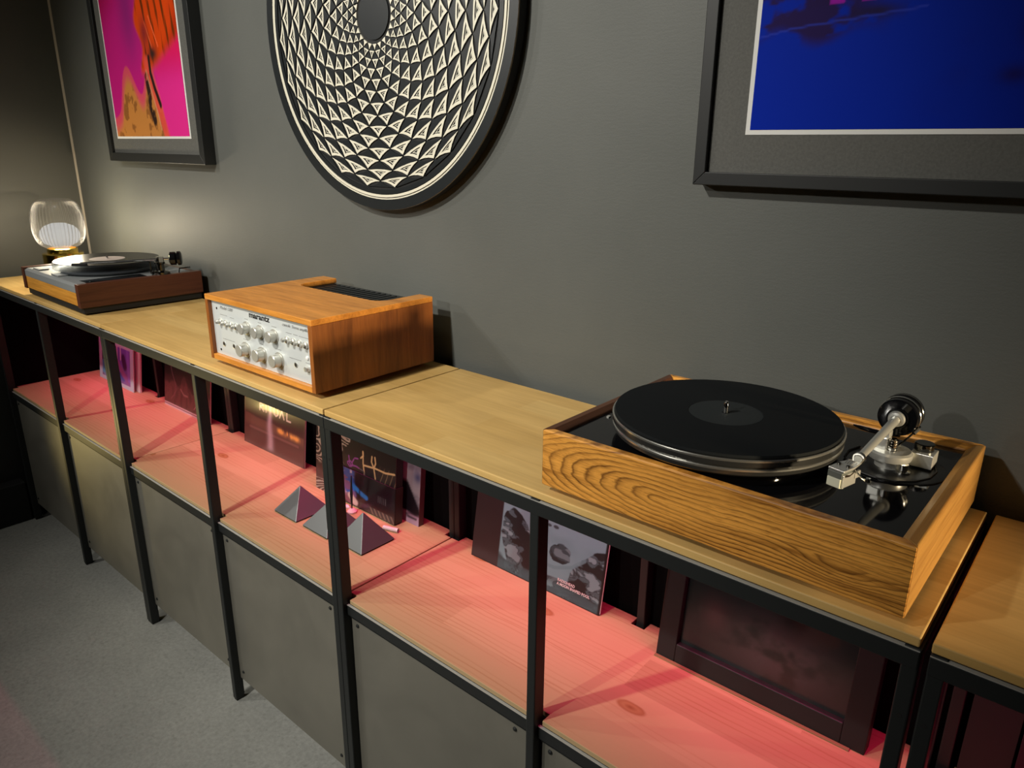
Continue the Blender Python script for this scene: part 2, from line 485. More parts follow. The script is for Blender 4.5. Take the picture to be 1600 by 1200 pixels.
def vnoise(u, v, seed=0, octaves=4, lac=2.0, gain=0.5):
    """smooth value noise on arrays"""
    tot = np.zeros_like(u); amp = 1.0; norm = 0.0
    for o in range(octaves):
        rng = np.random.RandomState(seed * 31 + o)
        tab = rng.rand(64, 64)
        x = u * (lac ** o); y = v * (lac ** o)
        xi = np.floor(x).astype(int); yi = np.floor(y).astype(int)
        fx = x - xi; fy = y - yi
        fx = fx * fx * (3 - 2 * fx); fy = fy * fy * (3 - 2 * fy)
        g = lambda a, b: tab[a % 64, b % 64]
        n = (g(xi, yi) * (1 - fx) + g(xi + 1, yi) * fx) * (1 - fy) + (g(xi, yi + 1) * (1 - fx) + g(xi + 1, yi + 1) * fx) * fy
        tot += amp * n; norm += amp; amp *= gain
    return tot / norm

def sstep(a, b, x):
    t = np.clip((x - a) / (b - a), 0, 1)
    return t * t * (3 - 2 * t)

ASP = [1.0]
def stroke(u, v, pts, w, asp=None):
    asp = ASP[0] if asp is None else asp
    """coverage of a polyline stroke"""
    d = np.full(u.shape, 9.0)
    for (ax, ay), (bx, by) in zip(pts, pts[1:]):
        px, py = u - ax, (v - ay) * asp
        dx, dy = bx - ax, (by - ay) * asp
        t = np.clip((px * dx + py * dy) / (dx * dx + dy * dy + 1e-9), 0, 1)
        d = np.minimum(d, np.hypot(px - t * dx, py - t * dy))
    return 1 - sstep(w * 0.6, w * 1.3, d)

def over(col, c, a):
    return col * (1 - a[..., None]) + lin(c) * a[..., None]

def flat(u, c):
    return np.ones(u.shape + (3,)) * lin(c)

def picture(name, w, h, fn, nx, ny, mat, parent, thick=0.0006, vk=1.0):
    """printed sheet in local xz, lower left corner at 0,0, facing -y"""
    us = np.linspace(0, 1, nx + 1); vs = np.linspace(0, 1, ny + 1)
    U, V = np.meshgrid(us, vs)
    C = np.clip(fn(U, V * vk), 0, 1)
    n1 = (nx + 1) * (ny + 1)
    co = np.zeros((n1 + 4, 3))
    co[:n1, 0] = U.ravel() * w; co[:n1, 2] = V.ravel() * h
    co[n1:] = [(0, thick, 0), (w, thick, 0), (w, thick, h), (0, thick, h)]
    i, j = np.meshgrid(np.arange(nx), np.arange(ny))
    a = (j * (nx + 1) + i).ravel()
    faces = np.stack([a, a + 1, a + nx + 2, a + nx + 1], 1).tolist()
    c00, c10, c11, c01 = 0, nx, n1 - 1, ny * (nx + 1)
    faces += [[n1 + 3, n1 + 2, n1 + 1, n1], [c10, c00, n1, n1 + 1], [c11, c10, n1 + 1, n1 + 2], [c01, c11, n1 + 2, n1 + 3], [c00, c01, n1 + 3, n1]]
    me = bpy.data.meshes.new(name)
    me.from_pydata(co.tolist(), [], faces)
    at = me.color_attributes.new('Col', 'FLOAT_COLOR', 'POINT')
    buf = np.ones((n1 + 4, 4), np.float32)
    buf[:n1, :3] = C.reshape(-1, 3); buf[n1:, :3] = C.reshape(-1, 3)[0]
    at.data.foreach_set('color', buf.ravel())
    me.materials.append(mat)
    o = bpy.data.objects.new(name, me)
    COL.objects.link(o)
    o.parent = parent
    return o

# ------------------------------------------------------------------ room
YW = 0.385            # face of the long wall
XL = -2.062           # face of the end wall
def slab(name, *a, mat=MW):
    return struct(link(name, box(BM(), *a), mat))
slab('wall_back', XL - 0.1, 3.2, YW, YW + 0.1, 0, 2.6)
slab('wall_left', XL - 0.1, XL, -4.2, YW, 0, 2.6, mat=MW2)  # wall paint darkened, the end wall's shade put into its colour
slab('wall_right', 3.2, 3.3, -4.2, YW + 0.1, 0, 2.6)
slab('wall_front', XL - 0.1, 3.3, -4.3, -4.2, 0, 2.6)
slab('floor', XL - 0.1, 3.3, -4.3, YW + 0.1, -0.1, 0, mat=MFL)
slab('ceiling', XL - 0.1, 3.3, -4.3, YW + 0.1, 2.6, 2.7, mat=MCEIL)
struct(link('baseboard_left', box(BM(), XL, XL + 0.06, -4.2, -0.004, 0, 0.16), MBLK, bevel=0.004))
# caulked joint in the corner of the two walls
MCAULK = plain('pale_caulk', (0.30, 0.27, 0.22, 1), 0.5)
struct(link('trim_1', prism(BM(), [(XL, YW), (XL + 0.006, YW), (XL, YW - 0.006)], 0, 2.6), MCAULK))

# ------------------------------------------------------------------ shelving units
H = 0.9422; ZS = 0.539; DEP = 0.358; TB = 0.0115
def make_unit():
    root = thing('shelving_unit', 'shelving unit', 'shelving')
    link('tabletop', box(BM(), 0, 0.998, 0, DEP, H - TB, H), MT, root, 0.0016)
    LW = 0.0165
    legx = [0.0, 0.4925, 0.9845]
    # lower shelf with notches round the front and rear legs
    c = 0.006; yF, yB = 0.0125, 0.346
    pts = [(LW + c, yF), (legx[1] - c, yF), (legx[1] - c, 0.031), (legx[1] + LW + c, 0.031), (legx[1] + LW + c, yF), (legx[2] - c, yF), (legx[2] - c, 0.031), (0.9985, 0.031), (0.9985, 0.322), (legx[2] - c, 0.322), (legx[2] - c, yB),
           (legx[1] + LW + c, yB), (legx[1] + LW + c, 0.322), (legx[1] - c, 0.322), (legx[1] - c, yB), (LW + c, yB), (LW + c, 0.322), (0.0005, 0.322), (0.0005, 0.031), (LW + c, 0.031)]
    link('lower_shelf', prism(BM(), pts, ZS - 0.0095, ZS), MSH, root, 0.0012)
    for k, x in enumerate(legx):
        lg = link('leg', box(BM(), x, x + LW, -0.0012, 0.0235, 0.006, H - TB - 0.001), MLEG, root, 0.0018)
        # plastic glide and the blind screw holes
        link('foot_glide', box(BM(), x + 0.0012, x + LW - 0.0012, 0.0005, 0.022, 0, 0.0062), MBLK, lg, 0.001)
        if k != 1:
            hb = BM(); cyl(hb, (x + LW / 2, -0.0015, 0.8455), (x + LW / 2, 0.001, 0.8455), 0.0028, seg=14)
            link('bolt_hole', hb, MDISCD, lg)
        lr = link('leg', box(BM(), x, x + LW, 0.3305, 0.355, 0.006, H - TB - 0.001), MLEG, root, 0.0018)
        link('foot_glide', box(BM(), x + 0.0012, x + LW - 0.0012, 0.332, 0.3535, 0, 0.0062), MBLK, lr, 0.001)
    # rails under the top, under the shelf and at the foot
    link('top_rail', box(BM(), 0, 1.0, -0.0020, 0.0165, 0.9055, H - TB - 0.0032), MLEG, root, 0.0012)
    link('edge_highlight', box(BM(), 0.0004, 0.9996, -0.0023, 0.004, 0.9274, 0.9281), MGLINT, root)  # added pale strip, a painted highlight along the rail top
    link('top_rail', box(BM(), 0.0, 1.0, 0.339, 0.3555, 0.9055, H - TB - 0.0014), MLEG, root, 0.0012)
    for x in legx:
        link('cross_rail', box(BM(), x, x + LW, 0.0165, 0.339, 0.9105, H - TB - 0.0014), MLEG, root, 0.001)
        link('cross_rail', box(BM(), x, x + LW, 0.0235, 0.3305, ZS - 0.035, ZS - 0.0105), MLEG, root, 0.001)
    for a, b in ((legx[0] + LW, legx[1]), (legx[1] + LW, legx[2])):
        link('shelf_rail', box(BM(), a, b, 0.0095, 0.0235, 0.5035, ZS - 0.0122), MLEG, root, 0.001)
        link('edge_highlight', box(BM(), a, b, 0.0088, 0.014, ZS - 0.0124, ZS - 0.0117), MGLINT, root)  # same painted highlight line on the shelf rail
        link('shelf_rail', box(BM(), a, b, 0.3305, 0.345, 0.5035, ZS - 0.0108), MLEG, root, 0.001)
        link('foot_rail', box(BM(), a, b, 0.021, 0.0325, 0.066, 0.090), MLEG, root, 0.001)
        # sheet steel panel with a folded upper edge and four screws
        pb = BM()
        box(pb, a + 0.0008, b - 0.0008, 0.0178, 0.0195, 0.0665, 0.5005)
        pn = link('panel', pb, MPAN, root, 0.0006)
        link('folded_edge', box(BM(), a + 0.0008, b - 0.0008, 0.0155, 0.0178, 0.4945, 0.4962), MLEG, pn)
        for sx in (a + 0.020, b - 0.038):
            for sz in (0.482, 0.094):
                sb = BM(); lathe(sb, [(0.0042, 0), (0.0040, 0.0016), (0.0022, 0.003), (0, 0.0034)], (sx, 0.0178, sz), (0, -1, 0), 12)
                link('screw', sb, MLEG, pn, smooth=True)
    link('back_shade_sheet', box(BM(), 0.001, 0.9985, 0.3562, 0.3572, 0.066, 0.928), MVOID, root)  # added black sheet that paints the dark behind the shelves
    return root

unit = make_unit()
unit_specs = [(-2.001, 'leftmost black-legged shelving unit, under the lamp and small silver turntable'),
              (-1.0005, 'shelving unit holding the wooden amplifier on top and three pyramids below'),
              (0.0012, 'shelving unit with the large walnut turntable on top'),
              (1.0095, 'rightmost shelving unit, cut off by the right edge, with a bare birch top')]
IDX = tree_index()
for k, (x, lab) in enumerate(unit_specs):
    u = unit if k == 0 else copy_tree(unit, None, IDX)
    u.location = (x, 0, 0); u['label'] = lab; u['group'] = 'row of black-framed shelving units'
    led_light(x + 0.03, x + 0.97)
    if k == 0:
        link('end_shade_sheet', box(BM(), -0.0022, -0.0006, 0.0, 0.3562, 0.066, 0.928), MVOID, u)  # added black sheet painting the unlit dark at the open end

# ------------------------------------------------------------------ record sleeves on the lower shelf
def lean_thing(name, label, cat, x, y, deg, group=None):
    return thing(name, label, cat, (x, y, ZS), (-math.radians(deg), 0, 0), group)
GRP = 'record sleeves leaning on the lower shelf'

def sleeve(name, label, x, y, deg, w, h, fn, nx, ny, thick=0.004, pmat=None, edge=None, group=GRP, vk=1.85):
    t = lean_thing(name, label, 'record', x, y, deg, group)
    link('sleeve_body', box(BM(), 0, w, 0.0006, thick, 0.0, h), edge or MEDGE, t, 0.0004)
    ASP[0] = 1.0 / vk
    picture('cover_print', w, h, fn, nx, ny, pmat or MPRINT, t, vk=vk)
    ASP[0] = 1.0
    return t

def art_violet(u, v):
    c = flat(u, (196, 214, 232))
    inn = (sstep(0.085, 0.095, u) * (1 - sstep(0.905, 0.915, u)) * sstep(0.085, 0.095, v) * (1 - sstep(0.905, 0.915, v)))
    n = vnoise(u * 3, v * 3, 3)
    bg = flat(u, (66, 56, 104))
    bg = over(bg, (120, 92, 196), sstep(0.45, 0.6, u + 0.25 * (n - 0.5)))
    body = (1 - sstep(0.0, 0.06, ((u - 0.42) / 0.42) ** 2 + ((v - 0.30) / 0.33) ** 2 - 0.75))
    bg = over(bg, (116, 110, 206), body)
    bg = over(bg, (96, 176, 214), body * (1 - sstep(0.25, 0.42, u + 0.2 * (n - .5))))
    bg = over(bg, (62, 88, 176), body * sstep(0.42, 0.6, u) * (1 - sstep(0.3, 0.42, v)))
    bg = over(bg, (150, 100, 172), stroke(u, v, [(0.50, 0.62), (0.70, 0.34), (0.86, 0.16)], 0.045))
    bg = over(bg, (144, 116, 220), stroke(u, v, [(0.84, 0.9), (0.86, 0.5), (0.88, 0.25)], 0.04))
    bg = over(bg, (60, 26, 56), stroke(u, v, [(0.72, 0.68), (0.76, 0.52)], 0.06) * 0.85)
    bg = over(bg, (150, 120, 170), (1 - sstep(0.12, 0.2, v)) * 0.5)
    for k in range(5):
        x = 0.25 + 0.098 * k
        bg = over(bg, (214, 196, 224), stroke(u, v, [(x, 0.98), (x + .004, 0.64)], 0.016))
    return over(c, (0, 0, 0), inn) + bg * inn[..., None] - lin((0, 0, 0)) * 0

def art_mountain(u, v):
    c = flat(u, (26, 22, 28))
    n = vnoise(u * 8, v * 2.0, 5); n2 = vnoise(u * 26, v * 6, 6)
    ridge = 0.36 + 0.16 * n + 0.07 * n2
    for px, ph, w in ((0.20, 0.10, 0.09), (0.44, 0.24, 0.07), (0.80, 0.12, 0.12)):
        ridge = ridge + ph * np.exp(-((u - px) / w) ** 2)
    m = 1 - sstep(-0.03, 0.03, v - ridge)
    c = over(c, (92, 64, 64), m * 0.9)
    c = over(c, (58, 38, 40), m * sstep(0.45, 0.7, n2) * 0.8)
    c = over(c, (150, 128, 122), stroke(u, v, [(0.37, 0.45), (0.44, 0.36), (0.52, 0.36)], 0.010) * 0.8)
    c = over(c, (116, 92, 98), stroke(u, v, [(0.13, 1.0), (0.17, 0.75), (0.25, 0.52), (0.27, 0.40), (0.22, 0.28), (0.15, 0.18)], 0.007) * 0.9)
    c = over(c, (150, 128, 130), stroke(u, v, [(0.66, 0.16), (0.74, 0.30), (0.80, 0.42)], 0.007) * 0.8)
    for a in range(9):
        th = a * 0.7
        c = over(c, (236, 232, 226), stroke(u, v, [(0.80, 0.72), (0.80 + 0.035 * math.cos(th), 0.72 + 0.035 * math.sin(th))], 0.009))
    c = over(c, (228, 224, 220), stroke(u, v, [(0.77, 1.0), (0.78, 0.78), (0.755, 0.66), (0.76, 0.52)], 0.013))
    c = over(c, (170, 140, 150), stroke(u, v, [(0.78, 0.45), (0.83, 0.25), (0.90, 0.14)], 0.009))
    c = over(c, (206, 168, 176), 1 - sstep(0.075, 0.085, v))
    c = over(c, (70, 46, 52), stroke(u, v, [(0, 0.045), (1, 0.045)], 0.006))
    return c

def art_ritual(u, v):
    n = vnoise(u * 4, v * 9, 8); n2 = vnoise(u * 20, v * 3, 9)
    c = flat(u, (62, 46, 46))
    c = over(c, (96, 72, 68), (1 - sstep(0.1, 0.55, v)) * 0.8)
    hill = 0.52 + 0.07 * vnoise(u * 6, v * 0, 10) - 0.07 * u
    c = over(c, (120, 92, 76), (1 - sstep(-0.02, 0.02, v - hill)) * sstep(0.30, 0.44, v) * 0.75)
    c = over(c, (40, 32, 34), sstep(0.58, 0.72, v) * 0.8)
    fl = np.exp(-((v - 0.46 + 0.05 * (u - 0.7)) / 0.040) ** 2) * sstep(0.54, 0.62, u) * (1 - sstep(0.86, 0.95, u)) * sstep(0.25, 0.6, n2)
    c = over(c, (244, 190, 96), np.clip(fl * 1.6, 0, 1))
    c = over(c, (150, 118, 110), stroke(u, v, [(0.1, 0.33), (0.9, 0.33)], 0.012) * 0.45)
    wv = 0.022 + 0.030 * (1 - v)
    wf = np.exp(-((u - 0.445 - 0.01 * np.sin(v * 9)) / wv) ** 2) * (0.65 + 0.35 * n2) * sstep(0.0, 0.12, v)
    c = over(c, (208, 196, 204), np.clip(wf, 0, 1) * 0.92)
    W = (214, 206, 204)
    T, B = 0.835, 0.70
    for pts in ([(0.27, B), (0.27, T), (0.325, T - 0.03), (0.275, B + 0.07), (0.335, B)], [(0.375, B), (0.375, T)],
                [(0.44, B), (0.44, T)], [(0.41, T), (0.47, T)], [(0.51, T), (0.51, B + 0.03), (0.54, B), (0.57, B + 0.03), (0.57, T)],
                [(0.60, B), (0.635, T), (0.67, B)], [(0.715, T), (0.715, B), (0.775, B)]):
        c = over(c, W, stroke(u, v, pts, 0.0085))
    c = over(c, (80, 58, 56), (1 - sstep(0.015, 0.02, u)) + sstep(0.98, 0.985, u))
    return c

def art_contour(u, v):
    c = flat(u, (26, 25, 28))
    n = vnoise(u * 2.2 + 1, v * 2.6, 12, 3); n2 = vnoise(u * 5, v * 2, 13, 2)
    # contour-line column on the left
    colm = 1 - sstep(0.40, 0.42, u + 0.05 * np.sin(v * 11) + 0.04 * n2)
    lines = 0.5 + 0.5 * np.sin(125 * (n + 0.35 * u))
    cream = sstep(0.52, 0.72, lines)
    c = over(c, (188, 174, 156), colm * cream * sstep(0.42, 0.50, v))
    c = over(c, (66, 46, 44), colm * (1 - sstep(0.30, 0.46, v)) * 0.9)
    c = over(c, (150, 132, 122), colm * cream * (1 - sstep(0.16, 0.22, v)))
    c = over(c, (216, 206, 196), colm * (1 - sstep(0.0, 0.05, (u - 0.27) ** 2 * 6 + (v - 0.86) ** 2 - 0.008)) * sstep(0.4, 0.5, n2))
    # fine hair lines on the right
    hair = 0.5 + 0.5 * np.sin(120 * (u - 0.35 * np.sqrt(np.clip(v, 0, 1)) + 0.05 * n))
    c = over(c, (128, 108, 82), sstep(0.90, 0.98, hair) * sstep(0.76, 0.80, u + 0.12 * (0.45 - v)) * (1 - sstep(0.74, 0.8, v)) * 0.8)
    G = (222, 186, 132)
    for pts in ([(0.585, 0.79), (0.615, 0.84), (0.61, 0.90)], [(0.61, 0.90), (0.615, 0.72), (0.635, 0.54)], [(0.625, 0.70), (0.76, 0.725), (0.88, 0.72), (0.985, 0.755)],
                [(0.72, 0.88), (0.715, 0.80), (0.745, 0.72), (0.765, 0.80), (0.755, 0.885)], [(0.745, 0.72), (0.765, 0.57)]):
        c = over(c, G, stroke(u, v, pts, 0.0075))
    P = (150, 66, 152)
    for pts in ([(0.435, 0.62), (0.445, 0.52), (0.47, 0.47)], [(0.42, 0.52), (0.46, 0.55), (0.49, 0.50), (0.45, 0.46), (0.42, 0.50)], [(0.50, 0.60), (0.48, 0.54)], [(0.47, 0.49), (0.53, 0.505), (0.57, 0.49)], [(0.51, 0.62), (0.55, 0.63)]):
        c = over(c, P, stroke(u, v - 0.13, pts, 0.0065))
    c = over(c, (96, 92, 92), stroke(u, v - 0.13, [(0.57, 0.49), (0.62, 0.48), (0.635, 0.44), (0.64, 0.36)], 0.006))
    return c

def art_band(u, v):
    n = vnoise(u * 12, v * 5, 15); n2 = vnoise(u * 6, v * 6, 16)
    c = flat(u, (18, 16, 18))
    c = over(c, (46, 44, 46), (1 - sstep(0.17, 0.19, v)))
    c = over(c, (108, 92, 80), (1 - sstep(0.17, 0.19, v)) * sstep(0.55, 0.62, u) * sstep(0.7, 0.9, 0.5 + 0.5 * np.sin(u * 90 + v * 26)))
    fig = 1 - sstep(0.26, 0.32, u + 0.08 * (n - 0.5) - 0.05 * (1 - v))
    c = over(c, (36, 78, 150), fig * sstep(0.2, 0.3, v))
    c = over(c, (190, 170, 190), fig * sstep(0.52, 0.62, n) * sstep(0.12, 0.3, v))
    c = over(c, (120, 66, 84), fig * sstep(0.52, 0.62, n2) * 0.8)
    c = over(c, (30, 96, 160), stroke(u, v, [(0.30, 0.56), (0.42, 0.44), (0.52, 0.38)], 0.035, 0.5) * 0.9)
    c = over(c, (196, 164, 156), stroke(u, v, [(0.24, 0.24), (0.33, 0.10)], 0.05, 0.5) * 0.85)
    for k in range(5):
        c = over(c, (62, 58, 60), stroke(u, v, [(0.73 + 0.03 * k, 0.60), (0.73 + 0.03 * k, 0.42)], 0.006, 0.5))
    return c

def art_grey(u, v):
    n = vnoise(u * 5, v * 7, 18)
    c = flat(u, (150, 150, 156))
    c = over(c, (112, 112, 122), sstep(0.45, 0.6, n))
    c = over(c, (70, 78, 110), np.exp(-(((u - 0.97) / 0.05) ** 2 + ((v - 0.72) / 0.09) ** 2)))
    c = over(c, (22, 20, 26), 1 - sstep(-0.03, 0.03, v - 0.62 + 2.6 * np.clip(u - 0.86, 0, 1)))
    c = over(c, (150, 122, 142), 1 - sstep(0.12, 0.14, v - 0.05 * n))
    c = over(c, (40, 34, 42), stroke(u, v, [(0.86, 0.11), (0.97, 0.085)], 0.01))
    return c

def art_marble(u, v):
    w1 = vnoise(u * 3, v * 3, 20); w2 = vnoise(u * 3 + 7, v * 3, 21)
    n = vnoise(u * 3.2 + 1.5 * w1, v * 2.6 + 1.5 * w2, 22, 5)
    n2 = vnoise(u * 9 + 2 * w2, v * 8 + 2 * w1, 23, 4)
    c = flat(u, (122, 172, 180))
    c = over(c, (100, 144, 152), sstep(0.45, 0.7, w1) * 0.5)
    edge = 0.16 * (n - 0.5) + 0.07 * (n2 - 0.5)
    e1 = 1 - sstep(-0.015, 0.015, np.hypot((u - 0.36 - 0.13 * (0.5 - v)) / 0.15, (v - 0.36) / 0.52) - 0.92 - 2.2 * edge)
    e2 = 1 - sstep(-0.015, 0.015, np.hypot((u - 0.99 - 0.16 * (v - 0.5)) / 0.22, (v - 0.34) / 0.46) - 0.90 - 2.2 * edge)
    e3 = 1 - sstep(-0.02, 0.02, np.hypot((u - 0.68) / 0.10, (v - 0.52) / 0.17) - 0.95 - 6.0 * edge)
    e4 = 1 - sstep(-0.02, 0.02, np.hypot((u - 0.555) / 0.04, (v - 0.54) / 0.08) - 0.95 - 6.0 * edge)
    foot = 1 - sstep(-0.02, 0.02, v - 0.20 - 0.35 * (w2 - 0.5))
    m = np.clip(e1 + e2 + foot, 0, 1); g = np.clip(e3 + e4, 0, 1)
    c = over(c, (78, 108, 114), m)
    c = over(c, (34, 40, 42), m * sstep(0.45, 0.50, n2) * (1 - foot * 0.7))
    c = over(c, (128, 166, 172), m * (1 - sstep(0.34, 0.38, n2)))
    c = over(c, (30, 34, 36), m * np.exp(-((n2 - 0.39) / 0.012) ** 2) * 0.8)
    c = over(c, (58, 82, 88), g)
    c = over(c, (112, 146, 152), g * sstep(0.52, 0.60, n2) * 0.8)
    c = over(c, (28, 36, 38), g * (1 - sstep(0.36, 0.42, n2)) * 0.8)
    c = over(c, (40, 56, 62), foot * 0.55)
    c = over(c, (108, 156, 164), stroke(u, v, [(0.52, 0.32), (0.66, 0.33), (0.78, 0.42), (0.86, 0.56)], 0.012) * 0.8)
    for x, y, r in ((0.545, 0.80, .014), (0.585, 0.815, .017), (0.635, 0.82, .02), (0.47, 0.62, .010)):
        c = over(c, (48, 56, 60), (1 - sstep(r * 0.8, r * 1.2, np.hypot(u - x, (v - y) * 0.93))) * 0.9)
    c = over(c, (46, 38, 40), 1 - sstep(0.222, 0.228, u))
    c = over(c, (22, 22, 24), (1 - sstep(0.008, 0.012, v)) + (sstep(0.985, 0.99, u)))
    return c

def art_edge(u, v):
    n = vnoise(u * 7, v * 7, 26)
    c = flat(u, (46, 48, 52))
    c = over(c, (110, 110, 112), sstep(0.5, 0.6, n) * (1 - sstep(0.2, 0.3, v)))
    c = over(c, (40, 92, 120), sstep(0.05, 0.2, u) * sstep(0.32, 0.4, v) * (1 - sstep(0.7, 0.8, v)))
    return c

# far left pair
t = sleeve('record_sleeve', 'violet and blue record sleeve with white border, leftmost on the lower shelf', -1.905, 0.288, 7, 0.300, 0.302, art_violet, 130, 130, 0.003)
t = lean_thing('record_sleeve', 'pale pink record sleeve hidden directly behind the violet one', 'record', -1.886, 0.302, 7.5, GRP)
link('sleeve_body', box(BM(), 0, 0.302, 0, 0.006, 0, 0.305), MEDGE, t, 0.0005)
t = sleeve('record_sleeve', 'dark record sleeve with brown peaks and a pink strip along its foot', -1.406, 0.309, 7.2, 0.314, 0.314, art_mountain, 130, 130, 0.004, MPRINTK)
t = sleeve('record_sleeve', 'brown record sleeve lettered RITUAL with a white waterfall streak', -0.893, 0.315, 6.6, 0.315, 0.315, art_ritual, 180, 180, 0.004, MPRINTK)
t = sleeve('record_sleeve', 'black box-set sleeve with contour lines and gold signature, behind the pyramids', -0.457, 0.270, 5, 0.316, 0.316, art_contour, 220, 220, 0.022, MPRINTK, MBLK)
bd = link('wraparound_band', box(BM(), 0.096, 0.3185, -0.0022, 0.0006, 0.004, 0.095), MBLK, t, 0.0004)
bd['label'] = 'low dark printed band with a blue figure'
pc = picture('band_print', 0.2215, 0.0905, art_band, 110, 60, MPRINTK, bd)
pc.location = (0.0965, -0.0029, 0.0045)
sb = BM(); box(sb, 0.3165, 0.3185, 0.0006, 0.022, 0.004, 0.095)
link('band_return', sb, plain('dark_brown_card', (0.03, 0.02, 0.02, 1), 0.5), bd)
t = sleeve('record_sleeve', 'grey and black record sleeve peeping out behind the box set', -0.409, 0.3045, 5.5, 0.315, 0.315, art_grey, 110, 60, 0.016, MPRINT, plain('plum_card', (0.10, 0.06, 0.075, 1), 0.5))
t = sleeve('record_sleeve', 'grey marbled record sleeve lettered in white, right of the middle leg', 0.086, 0.299, 9.0, 0.342, 0.318, art_marble, 240, 220, 0.006, MPRINT, MBLK)
link('inner_sleeve_edge', box(BM(), 0.3405, 0.3435, 0.0022, 0.0042, 0.003, 0.314), MEDGE, t)
text('lettering', 'RADIOHEAD', 0.0084, MWHITE, t, (0.2368, -0.0004, 0.0332), offset=0.00022, width=0.0424)
text('lettering', 'A MOON SHAPED POOL', 0.0082, MWHITE, t, (0.2362, -0.0004, 0.0252), offset=0.00022, width=0.0806)
t = lean_thing('record_sleeve', 'plain black record sleeve standing in the rightmost unit', 'record', 1.035, 0.330, 2.5, GRP)
link('sleeve_body', box(BM(), 0, 0.06, 0, 0.006, 0, 0.315), MBLK, t, 0.0006)
t = sleeve('record_sleeve', 'grey and blue record sleeve cut off at the lower right corner', 1.099, 0.318, 5.5, 0.315, 0.315, art_edge, 60, 60, 0.005)

# black framed picture leaning at the right
t = lean_thing('picture_frame', 'deep black picture frame leaning under the walnut turntable', 'picture frame', 0.568, 0.276, 6.8)
w, h, b_, dp = 0.356, 0.30, 0.036, 0.026
for nm, a in (('frame_side', (0, b_, 0, dp, 0, h)), ('frame_side', (w - b_, w, 0, dp, 0, h)), ('frame_rail', (b_, w - b_, 0, dp, 0, b_)), ('frame_rail', (b_, w - b_, 0, dp, h - b_, h))):
    link(nm, box(BM(), *a), MFRAME, t, 0.0015)
def art_dark(u, v):
    n = vnoise(u * 4, v * 3, 30, 5); n2 = vnoise(u * 9, v * 9, 31)
    c = flat(u, (16, 30, 30))
    c = over(c, (34, 34, 30), sstep(0.4, 0.6, n) * sstep(0.4, 0.6, u))
    blob = np.exp(-(((u - 0.58) / 0.26) ** 2 + ((v - 0.22) / 0.20) ** 2))
    c = over(c, (84, 76, 78), blob * sstep(0.25, 0.6, n2) * 0.8)
    c = over(c, (72, 52, 54), np.exp(-(((u - 0.2) / 0.08) ** 2 + ((v - 0.32) / 0.12) ** 2)) * 0.7)
    c = over(c, (14, 14, 15), np.exp(-(((u - 0.64) / 0.07) ** 2 + ((v - 0.62) / 0.16) ** 2)) * 0.8)
    return c
pc = picture('dark_print', w - 2 * b_, h - 2 * b_, art_dark, 100, 80, MPRINTK, t); pc.location = (b_, 0.012, b_)
link('backing_board', box(BM(), b_, w - b_, 0.0135, dp - 0.002, b_, h - b_), MBLK, t)
t2 = thing('wooden_strip', 'thin pale wooden strip under the leaning black picture frame', 'strip', (0.568, 0.2735, ZS))
link('strip', box(BM(), 0.0, 0.336, -0.0045, 0.002, 0.0, 0.0022), plain('dark_golden_strip_wood', (0.22, 0.17, 0.07, 1), 0.5), t2, 0.0004)

# ------------------------------------------------------------------ pyramids and small pieces
def pyramid(label, x, y, w, d, h):
    t = thing('pyramid', label, 'pyramid', (x, y, ZS), (0, 0, 0), 'three metal pyramids')
    bm = BM(); e = 0.003
    lo = [bm.verts.new(p) for p in ((0, 0, e), (w, 0, e), (w, d, e), (0, d, e))]
    r = 0.0012
    hi = [bm.verts.new(p) for p in ((w / 2 - r, d / 2 - r, h), (w / 2 + r, d / 2 - r, h), (w / 2 + r, d / 2 + r, h), (w / 2 - r, d / 2 + r, h))]
    bm.faces.new(hi); bm.faces.new(lo[::-1])
    for i in range(4):
        bm.faces.new((lo[i], lo[(i + 1) % 4], hi[(i + 1) % 4], hi[i]))
    link('pyramid_body', bm, MPYR, t, 0.0015, seg=3)
    link('base_pad', box(BM(), 0.002, w - 0.002, 0.002, d - 0.002, 0, e), MRUB, t)
    return t
pyramid('metal pyramid furthest left of three, its right face glowing pink', -0.422, 0.121, 0.095, 0.100, 0.066)
pyramid('middle metal pyramid, partly behind the unit leg', -0.304, 0.123, 0.098, 0.100, 0.066)
pyramid('metal pyramid furthest right, with a pale left face and dark right face', -0.188, 0.131, 0.098, 0.097, 0.072)
t = thing('incense_holder', 'pink holder with a thin dark pointed stick behind the pyramids', 'ornament', (-0.272, 0.246, ZS))
bm = BM(); lathe(bm, [(0, 0), (0.011, 0), (0.012, 0.004), (0.007, 0.009), (0.003, 0.011), (0, 0.011)], seg=14); link('base', bm, MEDGE, t, smooth=True)
bm = BM(); tube(bm, [(0, 0, 0.010), (0.001, 0, 0.05), (0.004, 0.001, 0.100)], [0.0014, 0.0036, 0.0012], 8); link('stick', bm, MBLK, t)
t = thing('paper_roll', 'small pale rolled paper strip behind the right pyramid', 'paper', (-0.148, 0.243, ZS))
bm = BM(); lathe(bm, [(0.0045, 0), (0.0052, 0), (0.0052, 0.040), (0.0045, 0.040)], (0, 0, 0.0053), (0.95, 0.30, 0), 14); bm.faces.new  # open tube
link('roll', bm, MPAPER, t, smooth=True)
t = thing('small_tag', 'small crumpled pink tag beside the left pyramid', 'tag', (-0.318, 0.243, ZS))
bm = BM(); prism(bm, [(0, 0), (0.018, 0.004), (0.026, 0.012), (0.012, 0.018), (0.002, 0.012)], 0.0, 0.004); link('folded_paper', bm, MEDGE, t, 0.0008)

